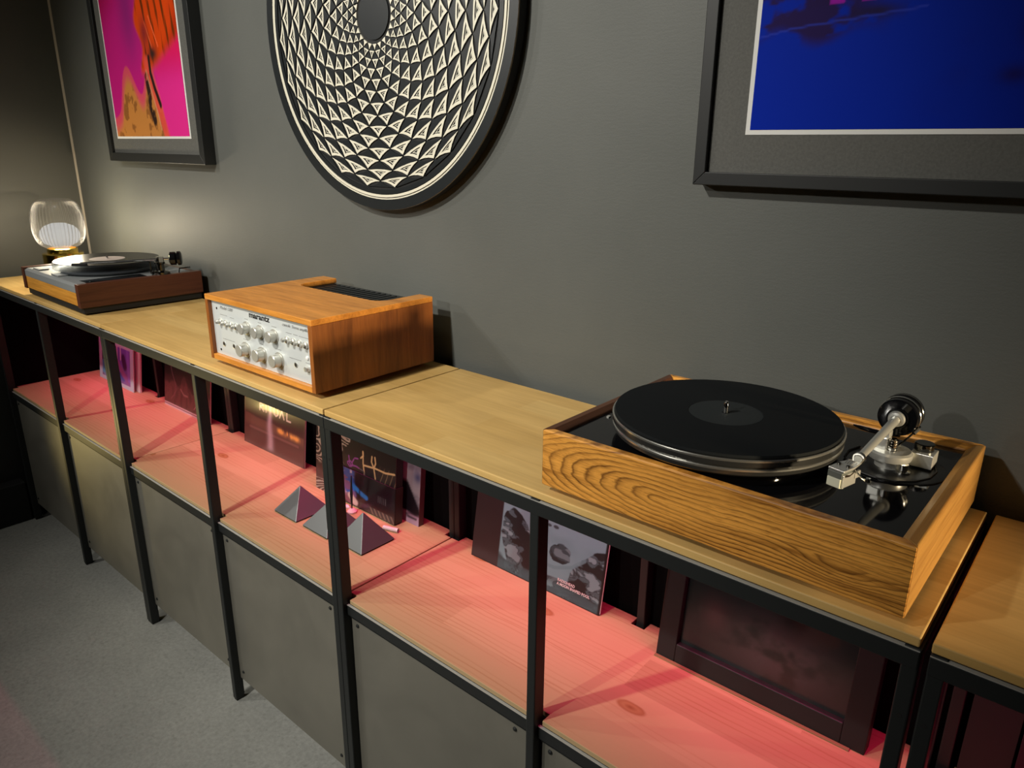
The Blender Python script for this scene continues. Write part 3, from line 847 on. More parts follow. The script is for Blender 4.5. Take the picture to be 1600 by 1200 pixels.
# ------------------------------------------------------------------ framed pictures on the wall
def framed(label, x0, x1, z0, z1, b_, art_box, fn, nx, ny, ybk=YW - 0.0005, yf=0.350, group=None):
    t = thing('framed_picture', label, 'picture', (x0, ybk, z0), group=group)
    w, h = x1 - x0, z1 - z0; f = yf - ybk
    def side(pts):
        return link('frame_bar', prism(BM(), pts, f, 0.0, 'xz'), MFRAME, t, 0.0012)
    side([(0, 0), (w, 0), (w - b_, b_), (b_, b_)]); side([(w, 0), (w, h), (w - b_, h - b_), (w - b_, b_)])
    side([(w, h), (0, h), (b_, h - b_), (w - b_, h - b_)]); side([(0, h), (0, 0), (b_, b_), (b_, h - b_)])
    ym = f + 0.009
    link('mount_board', box(BM(), b_ - 0.002, w - b_ + 0.002, ym, ym + 0.004, b_ - 0.002, h - b_ + 0.002), MMB, t)
    ax0, ax1, az0, az1 = (art_box[0] - x0, art_box[1] - x0, art_box[2] - z0, art_box[3] - z0)
    pb = link('paper_border', box(BM(), ax0, ax1, ym - 0.0012, ym, az0, az1), MPAPER, t)
    e = 0.0068
    pc = picture('print', ax1 - ax0 - 2 * e, az1 - az0 - 2 * e, fn, nx, ny, MPRINTG, t, 0.0004)
    pc.location = (ax0 + e, ym - 0.0018, az0 + e)
    return t

def art_pink(u, v):
    n = vnoise(u * 3, v * 3, 40); n2 = vnoise(u * 24, v * 24, 41); n3 = vnoise(u * 40, v * 4, 42)
    c = flat(u, (176, 26, 112))
    c = over(c, (134, 30, 104), np.exp(-((u - 0.38) / 0.12) ** 2) * sstep(0.2, 0.5, v))
    c = over(c, (150, 10, 60), sstep(0.38, 0.62, v - 0.5 * u) * 0.8)
    c = over(c, (206, 40, 128), (1 - sstep(0.15, 0.45, v)) * sstep(0.6, 0.7, u))
    c = over(c, (200, 24, 84), sstep(0.66, 0.7, u) * sstep(0.2, 0.36, v))
    org = sstep(-0.02, 0.02, u - 0.50 + 0.03 * np.sin(v * 30) + 0.08 * (v - 0.4)) * sstep(-0.03, 0.03, v - 0.26 - 0.34 * np.clip(u - 0.60, 0, 1))
    c = over(c, (196, 62, 12), org)
    c = over(c, (150, 36, 14), org * sstep(0.5, 0.7, n) * 0.7)
    strip = sstep(0.6, 0.85, 0.5 + 0.5 * np.sin(u * 78 + v * 22)) * org * sstep(0.26, 0.34, v)
    c = over(c, (96, 40, 6), strip * sstep(0.35, 0.6, n3))
    c = over(c, (228, 92, 50), stroke(u, v, [(0.60, 0.46), (0.66, 0.36)], 0.005) + stroke(u, v, [(0.66, 0.48), (0.74, 0.36)], 0.005))
    c = over(c, (90, 26, 40), np.exp(-(((u - 0.58) / 0.05) ** 2 + ((v - 0.42) / 0.06) ** 2)) * 0.75)
    hill = 0.08 + 0.17 * np.exp(-((u - 0.27) / 0.13) ** 2) + 0.20 * np.exp(-((u - 0.58) / 0.09) ** 2) + 0.05 * sstep(0.1, 0.2, u)
    hm = (1 - sstep(-0.006, 0.006, v - hill)) * (1 - sstep(-0.01, 0.01, u - 0.73 + 0.25 * v))
    c = over(c, (206, 92, 52), hm * (1 - sstep(-0.06, 0.0, v - hill + 0.05)) * 0.4 + hm * 0.5)
    c = over(c, (176, 116, 56), hm * (1 - sstep(-0.09, -0.02, v - hill)))
    c = over(c, (120, 74, 36), hm * sstep(0.56, 0.64, n2) * (1 - sstep(-0.09, -0.03, v - hill)) * 0.8)
    c = over(c, (206, 70, 60), stroke(u, v, [(0.56, 0.30), (0.58, 0.22), (0.66, 0.12), (0.72, 0.0)], 0.035) * 0.85)
    c = over(c, (52, 34, 30), np.exp(-(((u - 0.66) / 0.06) ** 2 + ((v - 0.335) / 0.03) ** 2)))
    c = over(c, (40, 26, 24), stroke(u, v, [(0.60, 0.32), (0.60, 0.26), (0.63, 0.20), (0.68, 0.13)], 0.016))
    c = over(c, (46, 30, 24), stroke(u, v, [(0.54, 0.24), (0.55, 0.17), (0.55, 0.12), (0.58, 0.07)], 0.028) * sstep(0.42, 0.56, n2))
    c = over(c, (44, 28, 22), stroke(u, v, [(0.09, 0.05), (0.14, 0.03)], 0.014) * sstep(0.4, 0.5, n2))
    c = over(c, (190, 130, 96), stroke(u, v, [(0.545, 0.27), (0.575, 0.2), (0.63, 0.10), (0.655, 0.03)], 0.007) * 0.8)
    return c

def art_blue(u, v):
    n = vnoise(u * 3, v * 3, 50); n2 = vnoise(u * 14, v * 22, 51); n3 = vnoise(u * 30, v * 30, 52)
    c = flat(u, (5, 36, 152))
    c = over(c, (4, 14, 92), sstep(0.25, 0.9, u + 0.3 * (v - 0.2)) * 0.75)
    c = over(c, (30, 18, 70), sstep(0.45, 0.62, n) * sstep(0.35, 0.7, u) * 0.55)
    top = sstep(0.215, 0.26, v - 0.02 * np.sin(u * 30)) * (1 - sstep(0.22, 0.34, u)) * sstep(0.40, 0.52, n2)
    c = over(c, (40, 22, 42), np.clip(top, 0, 1) * 0.85)
    c = over(c, (34, 26, 48), np.exp(-(((u - 0.29) / 0.06) ** 2 + ((v - 0.285) / 0.018) ** 2)) * sstep(0.35, 0.5, n3) * 0.9)
    c = over(c, (36, 22, 50), sstep(0.30, 0.34, v) * sstep(0.52, 0.6, n2) * 0.6)
    for x, y, w, h, k in ((0.62, 0.22, 0.02, 0.03, .7), (0.70, 0.33, 0.05, 0.05, .8), (0.84, 0.31, 0.05, 0.04, .9), (0.60, 0.12, 0.03, 0.02, .6), (0.93, 0.2, 0.06, 0.1, .8)):
        c = over(c, (26, 8, 30), np.exp(-(((u - x) / w) ** 2 + ((v - y) / h) ** 2)) * k)
    c = over(c, (44, 60, 170), stroke(u, v, [(0.0, 0.245), (0.09, 0.262), (0.4, 0.285)], 0.0025) * 0.6)
    for x in (0.175, 0.252):
        m = sstep(0.0, 0.003, u - x) * (1 - sstep(0.036, 0.039, u - x)) * sstep(0.311, 0.315, v) * (1 - sstep(0.42, 0.425, v))
        c = over(c, (140, 24, 150), m)
    return c

FG = 'black framed prints on the wall'
framed('black frame with a magenta and orange print, hung at the left', -1.657, -1.008, 1.348, 2.20, 0.027, (-1.590, -1.087, 1.4195, 2.125), art_pink, 200, 280, group=FG)
framed('black frame with a deep blue print, hung at the upper right', 0.525, 1.225, 1.3525, 2.02, 0.0195, (0.6005, 1.1475, 1.4265, 1.945), art_blue, 220, 210, yf=0.352, group=FG)

# ------------------------------------------------------------------ carved wall disc
DX, DZ, DYF, DR = -0.240, 1.667, 0.357, 0.399
disc = thing('wall_disc', 'round black wall carving with cream triangles spiralling out from its centre', 'wall art', (DX, DYF, DZ))
bm = BM(); lathe(bm, [(0, -0.002), (DR - 0.003, -0.002), (DR, -0.0045), (DR, -0.0215), (DR - 0.004, -0.0235), (0, -0.0235)], (0, 0, 0), (0, -1, 0), 128)
link('backing_disc', bm, MDISCD, disc)
bm = BM(); lathe(bm, [(0, -0.0225), (0.16, -0.0225), (0.16, -(YW - DYF)), (0, -(YW - DYF))], (0, 0, 0), (0, -1, 0), 48)
link('wall_spacer', bm, MBLK, disc)
def ring(name, r0, r1, y0, y1, mat, seg=128, bev=0.0):
    bm = BM()
    lathe(bm, [(r0, y0), (r0, y1), (r1, y1), (r1, y0), (r0, y0)], (0, 0, 0), (0, -1, 0), seg)
    return link(name, bm, mat, disc, bev)
ring('outer_rim', 0.3775, DR, -0.003, 0.001, MDISC)
rl = ring('rim_line', 0.3980, 0.3993, -0.003, 0.0006, MTAN); rl['label'] = 'thin cream line at the rim'
ring('cream_ring', 0.3660, 0.3715, -0.002, 0.0004, MCREAM)['label'] = 'cream ring'
ring('cream_ring', 0.3735, 0.3762, -0.002, -0.0005, MCREAM)['label'] = 'thin outer cream ring'
ring('black_border', 0.3545, 0.3645, -0.002, 0.001, MDISC)
bm = BM(); lathe(bm, [(0, 0.001), (0.0485, 0.001), (0.0485, -0.002)], (0, 0, 0), (0, -1, 0), 48)
link('centre_boss', bm, MDISC, disc)
NR = 23
RB = [0.0565, 0.0700, 0.0865, 0.1055, 0.1262, 0.1500, 0.1745, 0.1990, 0.2225, 0.2450, 0.2690, 0.2920, 0.3150, 0.3355, 0.3530]
step = 2 * PI / NR
def tri_outline(a, b, c, bulge, n=3):
    """closed outline through three polar nodes (r, angle) with bowed sides"""
    out = []
    P = [(r * math.sin(t), -r * math.cos(t)) for r, t in (a, b, c)]
    for i in range(3):
        p, q = P[i], P[(i + 1) % 3]
        dx, dz = q[0] - p[0], q[1] - p[1]
        for k in range(n):
            s = k / n; w = 4 * s * (1 - s) * bulge[i]
            out.append((p[0] + dx * s + dz * w, p[1] + dz * s - dx * w))
    return out
def shrink(pts, d, f=None):
    cx = sum(p[0] for p in pts) / len(pts); cz = sum(p[1] for p in pts) / len(pts)
    if f is None:
        m = sum(math.hypot(p[0] - cx, p[1] - cz) for p in pts) / len(pts)
        f = max(0.2, 1 - d / m)
    return [(cx + (p[0] - cx) * f, cz + (p[1] - cz) * f) for p in pts]
def tile_bm(out, y_low, y_top, hole=None):
    bm = BM(); n = len(out)
    A = [bm.verts.new((x, -y_top, z)) for x, z in out]; B = [bm.verts.new((x, -y_low, z)) for x, z in out]
    for i in range(n):
        bm.faces.new((A[i], A[(i + 1) % n], B[(i + 1) % n], B[i])).material_index = 1
    if hole:
        Cc = [bm.verts.new((x, -y_top, z)) for x, z in hole]; D = [bm.verts.new((x, -y_low, z)) for x, z in hole]
        for i in range(n):
            j = (i + 1) % n
            bm.faces.new((A[i], A[j], Cc[j], Cc[i])); bm.faces.new((Cc[i], Cc[j], D[j], D[i])).material_index = 1
        # smaller step inside the opening
        h2 = shrink(hole, 0, 0.66); h3 = shrink(hole, 0, 0.40)
        E = [bm.verts.new((x, -(y_top - 0.0018), z)) for x, z in h2]; F = [bm.verts.new((x, -(y_top - 0.0018), z)) for x, z in h3]
        G = [bm.verts.new((x, -y_low, z)) for x, z in h2]
        for i in range(n):
            j = (i + 1) % n
            bm.faces.new((E[i], E[j], F[j], F[i])); bm.faces.new((E[i], E[j], G[j], G[i]))
    else:
        bm.faces.new(A)
    return bm
joined = BM(); black = BM()
for k in range(14):
    a2 = step / 2; rot0 = (k % 2) * a2
    r0, r1 = RB[k], RB[k + 1]
    gap = 0.0021 if k > 3 else 0.0013
    da = (gap * 1.1) / r0
    out = tri_outline((r0 + gap * 0.5, -a2 + da), (r0 + gap * 0.5, a2 - da), (r1 - gap * 1.0, 0), (-0.03, 0.06, 0.06))
    # keep the base first: base nodes run along the ring, the apex points outward
    hole = shrink(out, 0, 0.50 - 0.012 * (13 - k) * 0)
    if k >= 1:
        me_bm = tile_bm(out, -0.002, 0.0010, hole)
        proto = link('cream_tile', me_bm, [MCREAM, MDISCD], disc)
        for j in range(NR):
            o = proto if j == 0 else proto.copy()
            if j: COL.objects.link(o)
            o.rotation_euler = (0, -(rot0 + j * step), 0)
            o.parent = disc
    blk = tri_outline((r1 - gap * 0.5, -a2 + da), (r0 + gap * 1.0, 0), (r1 - gap * 0.5, a2 - da), (0.05, 0.05, 0.0))
    for j in range(NR):
        for src, dst, th in ((out, joined, rot0 + j * step), (blk, black, rot0 + a2 + j * step)):
            if dst is joined and k >= 1: continue
            ca, sa = math.cos(th), math.sin(th)
            pts = [(x * ca - z * sa, x * sa + z * ca) for x, z in src]
            vs = [dst.verts.new((x, -0.0010, z)) for x, z in pts]; vl = [dst.verts.new((x, 0.002, z)) for x, z in pts]
            dst.faces.new(vs)
            for i in range(len(vs)):
                q = (i + 1) % len(vs)
                dst.faces.new((vs[i], vs[q], vl[q], vl[i]))
o = link('inner_cream_tiles', joined, MCREAM, disc); o['kind'] = 'stuff'
o = link('black_tiles', black, MDISC, disc); o['kind'] = 'stuff'

# ------------------------------------------------------------------ table lamp
lamp = thing('table_lamp', 'lit table lamp with ribbed glass globe on a brass base, in the corner', 'lamp', (-1.692, 0.166, H))
bm = BM(); lathe(bm, [(0, 0), (0.059, 0), (0.0615, 0.002), (0.0615, 0.106), (0.059, 0.109), (0, 0.109)], seg=48); link('base', bm, MBRASS, lamp, smooth=True)
bm = BM(); lathe(bm, [(0.046, 0.109), (0.046, 0.123), (0.043, 0.125), (0.043, 0.109)], seg=48); link('collar', bm, MBRASS, lamp, smooth=True)
prof = []
R_, hh = 0.0772, 0.0815
for i in range(25):
    a = -PI / 2 + PI * i / 24
    ex = 0.52
    cx = math.copysign(abs(math.cos(a)) ** ex, math.cos(a)); sz = math.copysign(abs(math.sin(a)) ** (ex + 0.22), math.sin(a))
    r = R_ * cx
    if sz < 0 and r < 0.042: continue
    prof.append((max(r, 0.0) if i < 24 else 0.0, 0.124 + hh + hh * sz))
bm = BM(); lathe(bm, prof, seg=264, rib=0.022, nrib=44); link('glass_globe', bm, MGLASS, lamp, smooth=True)
def m_bulb():
    M = Mat('frosted_bulb_glow'); nt = M.nt
    tr = M.n('ShaderNodeBsdfTransparent', {'Color': (1, 1, 1, 1)}).outputs[0]
    em = M.n('ShaderNodeEmission', {'Color': (0.92, 0.95, 1.0, 1), 'Strength': 0.62}).outputs[0]
    a = nt.nodes.new('ShaderNodeMixShader'); a.inputs[0].default_value = 0.42
    nt.links.new(tr, a.inputs[1]); nt.links.new(em, a.inputs[2]); nt.links.new(a.outputs[0], nt.nodes['Material Output'].inputs[0])
    return M.m
MBULB = m_bulb()
bm = BM(); lathe(bm, [(0.018, 0.122), (0.030, 0.132), (0.050, 0.142), (0.058, 0.158), (0.060, 0.170), (0.056, 0.184), (0.044, 0.197), (0.022, 0.206), (0, 0.208)], seg=40)
link('bulb', bm, MBULB, lamp, smooth=True)
bm = BM(); cyl(bm, (0, 0, 0.1075), (0, 0, 0.120), 0.017); link('bulb_holder', bm, MBRASS, lamp)
def lamp_point(z, e, r):
    l = bpy.data.lights.new('bulb_light', 'POINT'); l.energy = e; l.color = (1.0, 0.86, 0.62); l.shadow_soft_size = r
    o = bpy.data.objects.new('bulb_light', l); COL.objects.link(o); o.parent = lamp; o.location = (0, 0, z)
lamp_point(0.170, 12.0, 0.05)

# ------------------------------------------------------------------ left turntable
TL = thing('turntable', 'small turntable with walnut plinth, silver deck and clear platter at the left', 'turntable', (-1.606, 0.010, H), (0, 0, -0.013), 'record players')
MTLF = m_striped('golden_teak_front', (0.72, 0.33, 0.05, 1), (0.52, 0.20, 0.026, 1), (3, 60, 60), 0.35)
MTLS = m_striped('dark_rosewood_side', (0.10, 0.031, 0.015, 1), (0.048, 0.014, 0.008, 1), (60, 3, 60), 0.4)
w, d = 0.475, 0.355
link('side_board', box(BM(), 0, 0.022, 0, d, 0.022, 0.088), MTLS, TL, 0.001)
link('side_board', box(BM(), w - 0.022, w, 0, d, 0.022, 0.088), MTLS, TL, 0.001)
o = link('front_board', box(BM(), 0.022, w - 0.022, 0.004, 0.02, 0.024, 0.061), MTLF, TL, 0.0006); o['label'] = 'golden wooden front board'
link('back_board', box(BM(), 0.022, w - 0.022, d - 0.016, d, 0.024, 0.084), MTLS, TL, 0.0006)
bm = BM(); prism(bm, [(0.003, 0.0615), (0.003, 0.080), (0.012, 0.0855), (d - 0.017, 0.0855), (d - 0.017, 0.081), (0.02, 0.081), (0.02, 0.0615)], 0.0225, w - 0.0225, 'yz')
link('deck_plate', bm, MSILVD, TL, 0.0006)
link('under_tray', box(BM(), 0.012, w - 0.004, 0.008, d - 0.004, 0.004, 0.024), MBLK, TL, 0.002)
for x in (0.05, w - 0.05):
    for y in (0.035, d - 0.04):
        bm = BM(); cyl(bm, (x, y, 0), (x, y, 0.009), 0.018, 0.020, 20); link('foot', bm, MRUB, TL)
for x, y in ((0.055, 0.018), (0.215, 0.018)):
    o = link('lever_key', box(BM(), x, x + 0.058, y, y + 0.028, 0.0865, 0.0895), plain('satin_grey_key', (0.38, 0.39, 0.38, 1), 0.6), TL, 0.0006)
    link('key_shadow', box(BM(), x + 0.002, x + 0.056, y + 0.0005, y + 0.026, 0.0853, 0.0866), MBLK, o)  # black block painting in the shadow beneath the key
link('dark_strip', box(BM(), w - 0.088, w - 0.034, 0.036, 0.205, 0.0852, 0.0862), MGLOSS, TL, 0.0004)  # flat dark glossy strip along the right of the deck
pcx, pcy = 0.243, 0.172
bm = BM(); lathe(bm, [(0, 0.088), (0.128, 0.088), (0.132, 0.092), (0.132, 0.098), (0, 0.098)], (pcx, pcy, 0), seg=64); link('sub_platter', bm, plain('grey_sub_platter', (0.13, 0.135, 0.14, 1), 0.7), TL, smooth=True)
bm = BM(); lathe(bm, [(0.0, 0.0985), (0.147, 0.0985), (0.150, 0.1010), (0.150, 0.1175), (0.148, 0.1190), (0, 0.1190)], (pcx, pcy, 0), seg=96); link('platter', bm, MACR, TL, smooth=True)
bm = BM(); cyl(bm, (pcx, pcy, 0.118), (pcx, pcy, 0.131), 0.0035, 0.003, 14); link('spindle', bm, MCHR, TL)
# tonearm
ax, ay, az = 0.452 - 0.008, 0.245, 0.128
arm = bpy.data.objects.new('tonearm', None); COL.objects.link(arm); arm.parent = TL
bm = BM(); lathe(bm, [(0, 0.0855), (0.026, 0.0855), (0.026, 0.094), (0.020, 0.097), (0.012, 0.099), (0.012, 0.117), (0.015, 0.119), (0.015, 0.124), (0, 0.124)], (ax, ay, 0), seg=28); link('arm_base', bm, MDKM, arm, smooth=True)
hd = Vector((0.327, 0.065, 0.126)); pv = Vector((ax, ay, az + 0.004)); dr = (pv - hd).normalized()
bm = BM(); tube(bm, [hd, hd.lerp(pv, 0.5), pv, pv + dr * 0.03], 0.0036, 10); link('arm_tube', bm, MCHR, arm, smooth=True)
bm = BM(); lathe(bm, [(0, 0), (0.013, 0), (0.020, 0.004), (0.020, 0.018), (0.014, 0.021), (0.021, 0.024), (0.021, 0.032), (0.016, 0.035), (0, 0.035)], pv + dr * 0.028, dr, 28); link('counterweight', bm, MGLOSS, arm, smooth=True)
bm = BM(); box(bm, -0.008, 0.008, -0.022, 0.018, -0.006, 0.001); hs = link('headshell', bm, MBLK, arm, 0.001); hs.location = hd; hs.rotation_euler = (0, 0, math.atan2(-dr.x, dr.y))
bm = BM(); box(bm, ax - 0.011, ax + 0.011, ay - 0.009, ay + 0.010, 0.119, 0.140); link('bearing_yoke', bm, MCHR, arm, 0.003)
bm = BM(); tube(bm, [(ax - 0.03, ay - 0.016, 0.0855), (ax - 0.03, ay - 0.016, 0.122), (ax - 0.036, ay - 0.02, 0.125)], 0.0026, 8); link('arm_rest', bm, MDKM, arm)
bm = BM(); tube(bm, [(ax + 0.01, ay + 0.05, 0.0855), (ax + 0.012, ay + 0.052, 0.100), (ax + 0.035, ay + 0.075, 0.104)], 0.002, 8); link('cue_lever', bm, MBLK, arm)
# record on it
rec = thing('record', 'black vinyl record lying on the clear platter of the left turntable', 'record', (-1.606 + pcx + 0.0022, 0.010 + pcy - 0.003, H + 0.1191))
bm = BM(); lathe(bm, [(0.0036, 0.0), (0.1465, 0.0), (0.1475, 0.0009), (0.1465, 0.0018), (0.0525, 0.0018), (0.0036, 0.0018)], seg=96); link('vinyl', bm, plain('black_vinyl', (0.008, 0.008, 0.009, 1), 0.34, spec=0.14), rec, smooth=True)
bm = BM(); lathe(bm, [(0.0037, 0.0018), (0.050, 0.0018), (0.050, 0.0021), (0.0037, 0.0021)], seg=48); o = link('record_label', bm, plain('pale_record_label', (0.52, 0.44, 0.40, 1), 0.45), rec); o['label'] = 'pale centre label'

# ------------------------------------------------------------------ amplifier
AW, AD = 0.386, 0.312
AMP = thing('amplifier', 'stereo amplifier in a warm walnut cabinet with silver control face', 'amplifier', (-0.440, 0.0185, H), (0, 0, 0.011))
z0, z1, tk = 0.0115, 0.1555, 0.0115
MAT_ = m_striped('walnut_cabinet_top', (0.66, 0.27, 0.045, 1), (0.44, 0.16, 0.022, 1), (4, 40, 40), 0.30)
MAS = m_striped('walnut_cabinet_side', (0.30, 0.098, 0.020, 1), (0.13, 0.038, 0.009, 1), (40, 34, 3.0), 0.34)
# top board with the rounded cut-out at the back over the grille
nx0, nx1, ny = 0.051, AW - 0.040, 0.197
pts = [(0, 0), (AW, 0), (AW, AD), (nx1, AD)]
for i in range(7):
    a = math.radians(90.0 * i / 6); pts.append((nx1 - 0.03 + 0.03 * math.cos(a), ny + 0.03 - 0.03 * math.sin(a)))
for i in range(7):
    a = math.radians(90.0 * i / 6); pts.append((nx0 + 0.03 - 0.03 * math.sin(a), ny + 0.03 - 0.03 * math.cos(a)))
pts += [(nx0, AD), (0, AD)]
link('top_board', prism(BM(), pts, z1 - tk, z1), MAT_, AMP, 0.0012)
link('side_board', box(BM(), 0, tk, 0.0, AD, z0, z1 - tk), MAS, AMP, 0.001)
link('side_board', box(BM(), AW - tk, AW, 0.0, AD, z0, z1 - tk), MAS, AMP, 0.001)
link('bottom_board', box(BM(), tk, AW - tk, 0.0, AD, z0, z0 + tk), MAT_, AMP, 0.001)
gr = link('vent_grille', box(BM(), nx0 - 0.02, nx1 + 0.02, ny - 0.03, AD - 0.002, z1 - 0.018, z1 - 0.0125), plain('dark_mesh_metal', (0.02, 0.024, 0.026, 1), 0.35, 0.4), AMP)
bm = BM()
for i in range(16):
    x = nx0 + 0.01 + i * (nx1 - nx0 - 0.02) / 15
    box(bm, x - 0.003, x + 0.003, ny + 0.012, AD - 0.012, z1 - 0.0126, z1 - 0.0112)
o = link('vent_slats', bm, gr.data.materials[0], gr); o['kind'] = 'stuff'
link('chassis', box(BM(), tk, AW - tk, 0.018, AD - 0.01, z0 + tk, z1 - 0.0182), MBLK, AMP)
yp = 0.0085
fp = link('faceplate', box(BM(), tk + 0.0003, AW - tk - 0.0003, yp, yp + 0.004, z0 + tk + 0.0004, z1 - tk - 0.0004), MSILV, AMP, 0.0005)
link('foot_block', box(BM(), 0.03, 0.065, 0.02, 0.05, 0, z0), MRUB, AMP); link('foot_block', box(BM(), AW - 0.065, AW - 0.03, 0.02, 0.05, 0, z0), MRUB, AMP)
link('foot_block', box(BM(), 0.03, 0.065, AD - 0.05, AD - 0.02, 0, z0), MRUB, AMP); link('foot_block', box(BM(), AW - 0.065, AW - 0.03, AD - 0.05, AD - 0.02, 0, z0), MRUB, AMP)
cx = AW / 2 + 0.004
def knob(x, z, r, h, name='knob'):
    bm = BM(); lathe(bm, [(r * 1.28, 0), (r * 1.25, 0.0022), (r * 1.02, 0.0026), (r, h - 0.0012), (r - 0.0012, h), (0, h)], (x, yp, z), (0, -1, 0), 32)
    k = link(name, bm, MKNOB, fp, smooth=True)
    return k
for dx in (-0.0495, 0.0, 0.0505):
    knob(cx + dx, 0.1010, 0.0115, 0.0165)
for dx in (-0.061, 0.0, 0.061):
    knob(cx + dx, 0.0535, 0.0130, 0.0185)
def switch(x, z):
    bm = BM(); lathe(bm, [(0.0072, 0), (0.0068, 0.0035), (0.0045, 0.0042), (0.0036, 0.005), (0.0046, 0.0115), (0.003, 0.0135), (0, 0.0138)], (x, yp, z), (0, -1, 0.12), 16)
    link('toggle_switch', bm, MKNOB, fp, smooth=True)
for i in range(4):
    switch(0.0445 + i * 0.0205, 0.0985 - i * 0.0004); switch(AW - 0.0935 + i * 0.0205, 0.1010)
for x, z in ((0.0480, 0.0500), (0.0885, 0.0515), (AW - 0.071, 0.0545)):
    bm = BM(); lathe(bm, [(0.0055, 0), (0.0055, 0.001), (0.0042, 0.0013), (0.0042, -0.0005), (0, -0.0005)], (x, yp, z), (0, -1, 0), 20); j = link('jack_socket', bm, MALU, fp, smooth=True)
    bm = BM(); lathe(bm, [(0.0042, 0.0006), (0, 0.0006)], (x, yp, z), (0, -1, 0), 20); lathe(bm, [(0.0042, 0.0006), (0.0042, 0.0012), (0, 0.0012)], (x, yp, z), (0, -1, 0), 20); link('socket_hole', bm, MINK, j)
bm = BM(); lathe(bm, [(0.0062, 0), (0.0060, 0.002), (0.005, 0.0075), (0, 0.008)], (AW - 0.0305, yp, 0.0545), (0, -1, 0), 20); link('power_button', bm, MALU, fp, smooth=True)
bm = BM(); lathe(bm, [(0.0042, 0), (0.0040, 0.0015), (0.002, 0.0026), (0, 0.0028)], (AW - 0.0310, yp, 0.0755), (0, -1, 0), 16); o = link('pilot_light', bm, MWHITE, fp, smooth=True)
for x, z in ((0.0315, 0.1265), (AW - 0.0165, 0.1295), (0.0315, 0.0345), (AW - 0.0165, 0.0345)):
    bm = BM(); lathe(bm, [(0.0028, 0), (0.0026, 0.0006), (0, 0.0009)], (x, yp, z), (0, -1, 0), 12); link('screw', bm, MDKM, fp)
text('lettering', 'marantz', 0.0172, MINK, fp, (cx, yp - 0.0003, 0.1265), align='CENTER', offset=0.00045, squash=1.32)
text('lettering', 'Model 1200', 0.0105, MGREY, fp, (0.0455, yp - 0.0003, 0.1275), shear=0.35)
text('lettering', 'console  Stereo amplifier', 0.0088, MGREY, fp, (AW - 0.108, yp - 0.0003, 0.1275), shear=0.35)
bm = BM()
for x0_, x1_, z_ in ((0.043, 0.072, 0.1145), (0.082, 0.100, 0.1130), (cx - 0.057, cx - 0.043, 0.1195), (cx - 0.006, cx + 0.006, 0.1195), (cx + 0.043, cx + 0.060, 0.1195), (AW - 0.097, AW - 0.078, 0.1150), (AW - 0.072, AW - 0.058, 0.1150), (AW - 0.054, AW - 0.020, 0.1145),
                   (0.045, 0.092, 0.0610), (AW - 0.092, AW - 0.052, 0.0655), (AW - 0.038, AW - 0.022, 0.0650), (cx - 0.068, cx - 0.052, 0.0745), (cx - 0.008, cx + 0.008, 0.0745), (cx + 0.052, cx + 0.070, 0.0745)):
    box(bm, x0_, x1_, yp - 0.0003, yp + 0.0002, z_, z_ + 0.0010)
link('legend_rule', bm, MGREY, fp)

# ------------------------------------------------------------------ large turntable
TW, TD = 0.473, 0.352
TR = thing('turntable', 'large turntable in a figured walnut plinth with a black platter', 'turntable', (0.507, 0.007, H), (0, 0, -0.004), 'record players')
zb, zt, fr = 0.0095, 0.0935, 0.0195
base = (0.88, 0.415, 0.08, 1); dark = (0.12, 0.036, 0.009, 1)
MWF = m_walnut('figured_walnut_front', base, dark)
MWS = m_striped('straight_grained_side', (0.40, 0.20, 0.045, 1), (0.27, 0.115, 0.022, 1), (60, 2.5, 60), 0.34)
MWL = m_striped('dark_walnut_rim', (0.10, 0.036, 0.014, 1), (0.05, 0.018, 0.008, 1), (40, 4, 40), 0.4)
def rim(name, quad, mat):
    """mitred plinth board: outer edge a-b, inner edge d-c, top bevelled towards the inside"""
    bm = BM()
    a, b, c, d_ = quad
    lo = [bm.verts.new((p[0], p[1], zb)) for p in quad]
    top_o = [bm.verts.new((p[0], p[1], zt)) for p in (a, b)]
    m = lambda p, q, s: (p[0] + (q[0] - p[0]) * s, p[1] + (q[1] - p[1]) * s)
    mb, mc = m(b, c, 0.55), m(a, d_, 0.55)
    top_m = [bm.verts.new((mb[0], mb[1], zt)), bm.verts.new((mc[0], mc[1], zt))]
    top_i = [bm.verts.new((c[0], c[1], zt - 0.006)), bm.verts.new((d_[0], d_[1], zt - 0.006))]
    A, B, Cc, D = lo
    tA, tB = top_o; tM, tN = top_m; tC, tD = top_i
    for f in ((D, Cc, B, A), (A, B, tB, tA), (tA, tB, tM, tN), (tN, tM, tC, tD), (Cc, D, tD, tC), (B, Cc, tC, tM, tB), (D, A, tA, tN, tD)):
        bm.faces.new(f)
    return link(name, bm, mat, TR, 0.0024, seg=3)
O = [(0, 0), (TW, 0), (TW, TD), (0, TD)]; I = [(fr, fr), (TW - fr, fr), (TW - fr, TD - fr), (fr, TD - fr)]
rim('front_board', (O[0], O[1], I[1], I[0]), MWF)
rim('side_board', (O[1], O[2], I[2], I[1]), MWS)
rim('back_board', (O[2], O[3], I[3], I[2]), MWF)
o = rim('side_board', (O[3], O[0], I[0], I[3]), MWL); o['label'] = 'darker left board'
link('top_plate', box(BM(), fr - 0.001, TW - fr + 0.001, fr - 0.001, TD - fr + 0.001, zt - 0.016, zt - 0.0085), MGLOSS, TR)
ztp = zt - 0.0085
for x in (0.05, TW - 0.05):
    for y in (0.05, TD - 0.05):
        bm = BM(); cyl(bm, (x, y, 0), (x, y, zb + 0.002), 0.02, 0.022, 24); link('foot', bm, MRUB, TR)
link('under_tray', box(BM(), 0.022, TW - 0.022, 0.022, TD - 0.022, zb - 0.004, zb + 0.003), MBLK, TR)
px_, py_ = 0.1945, 0.153
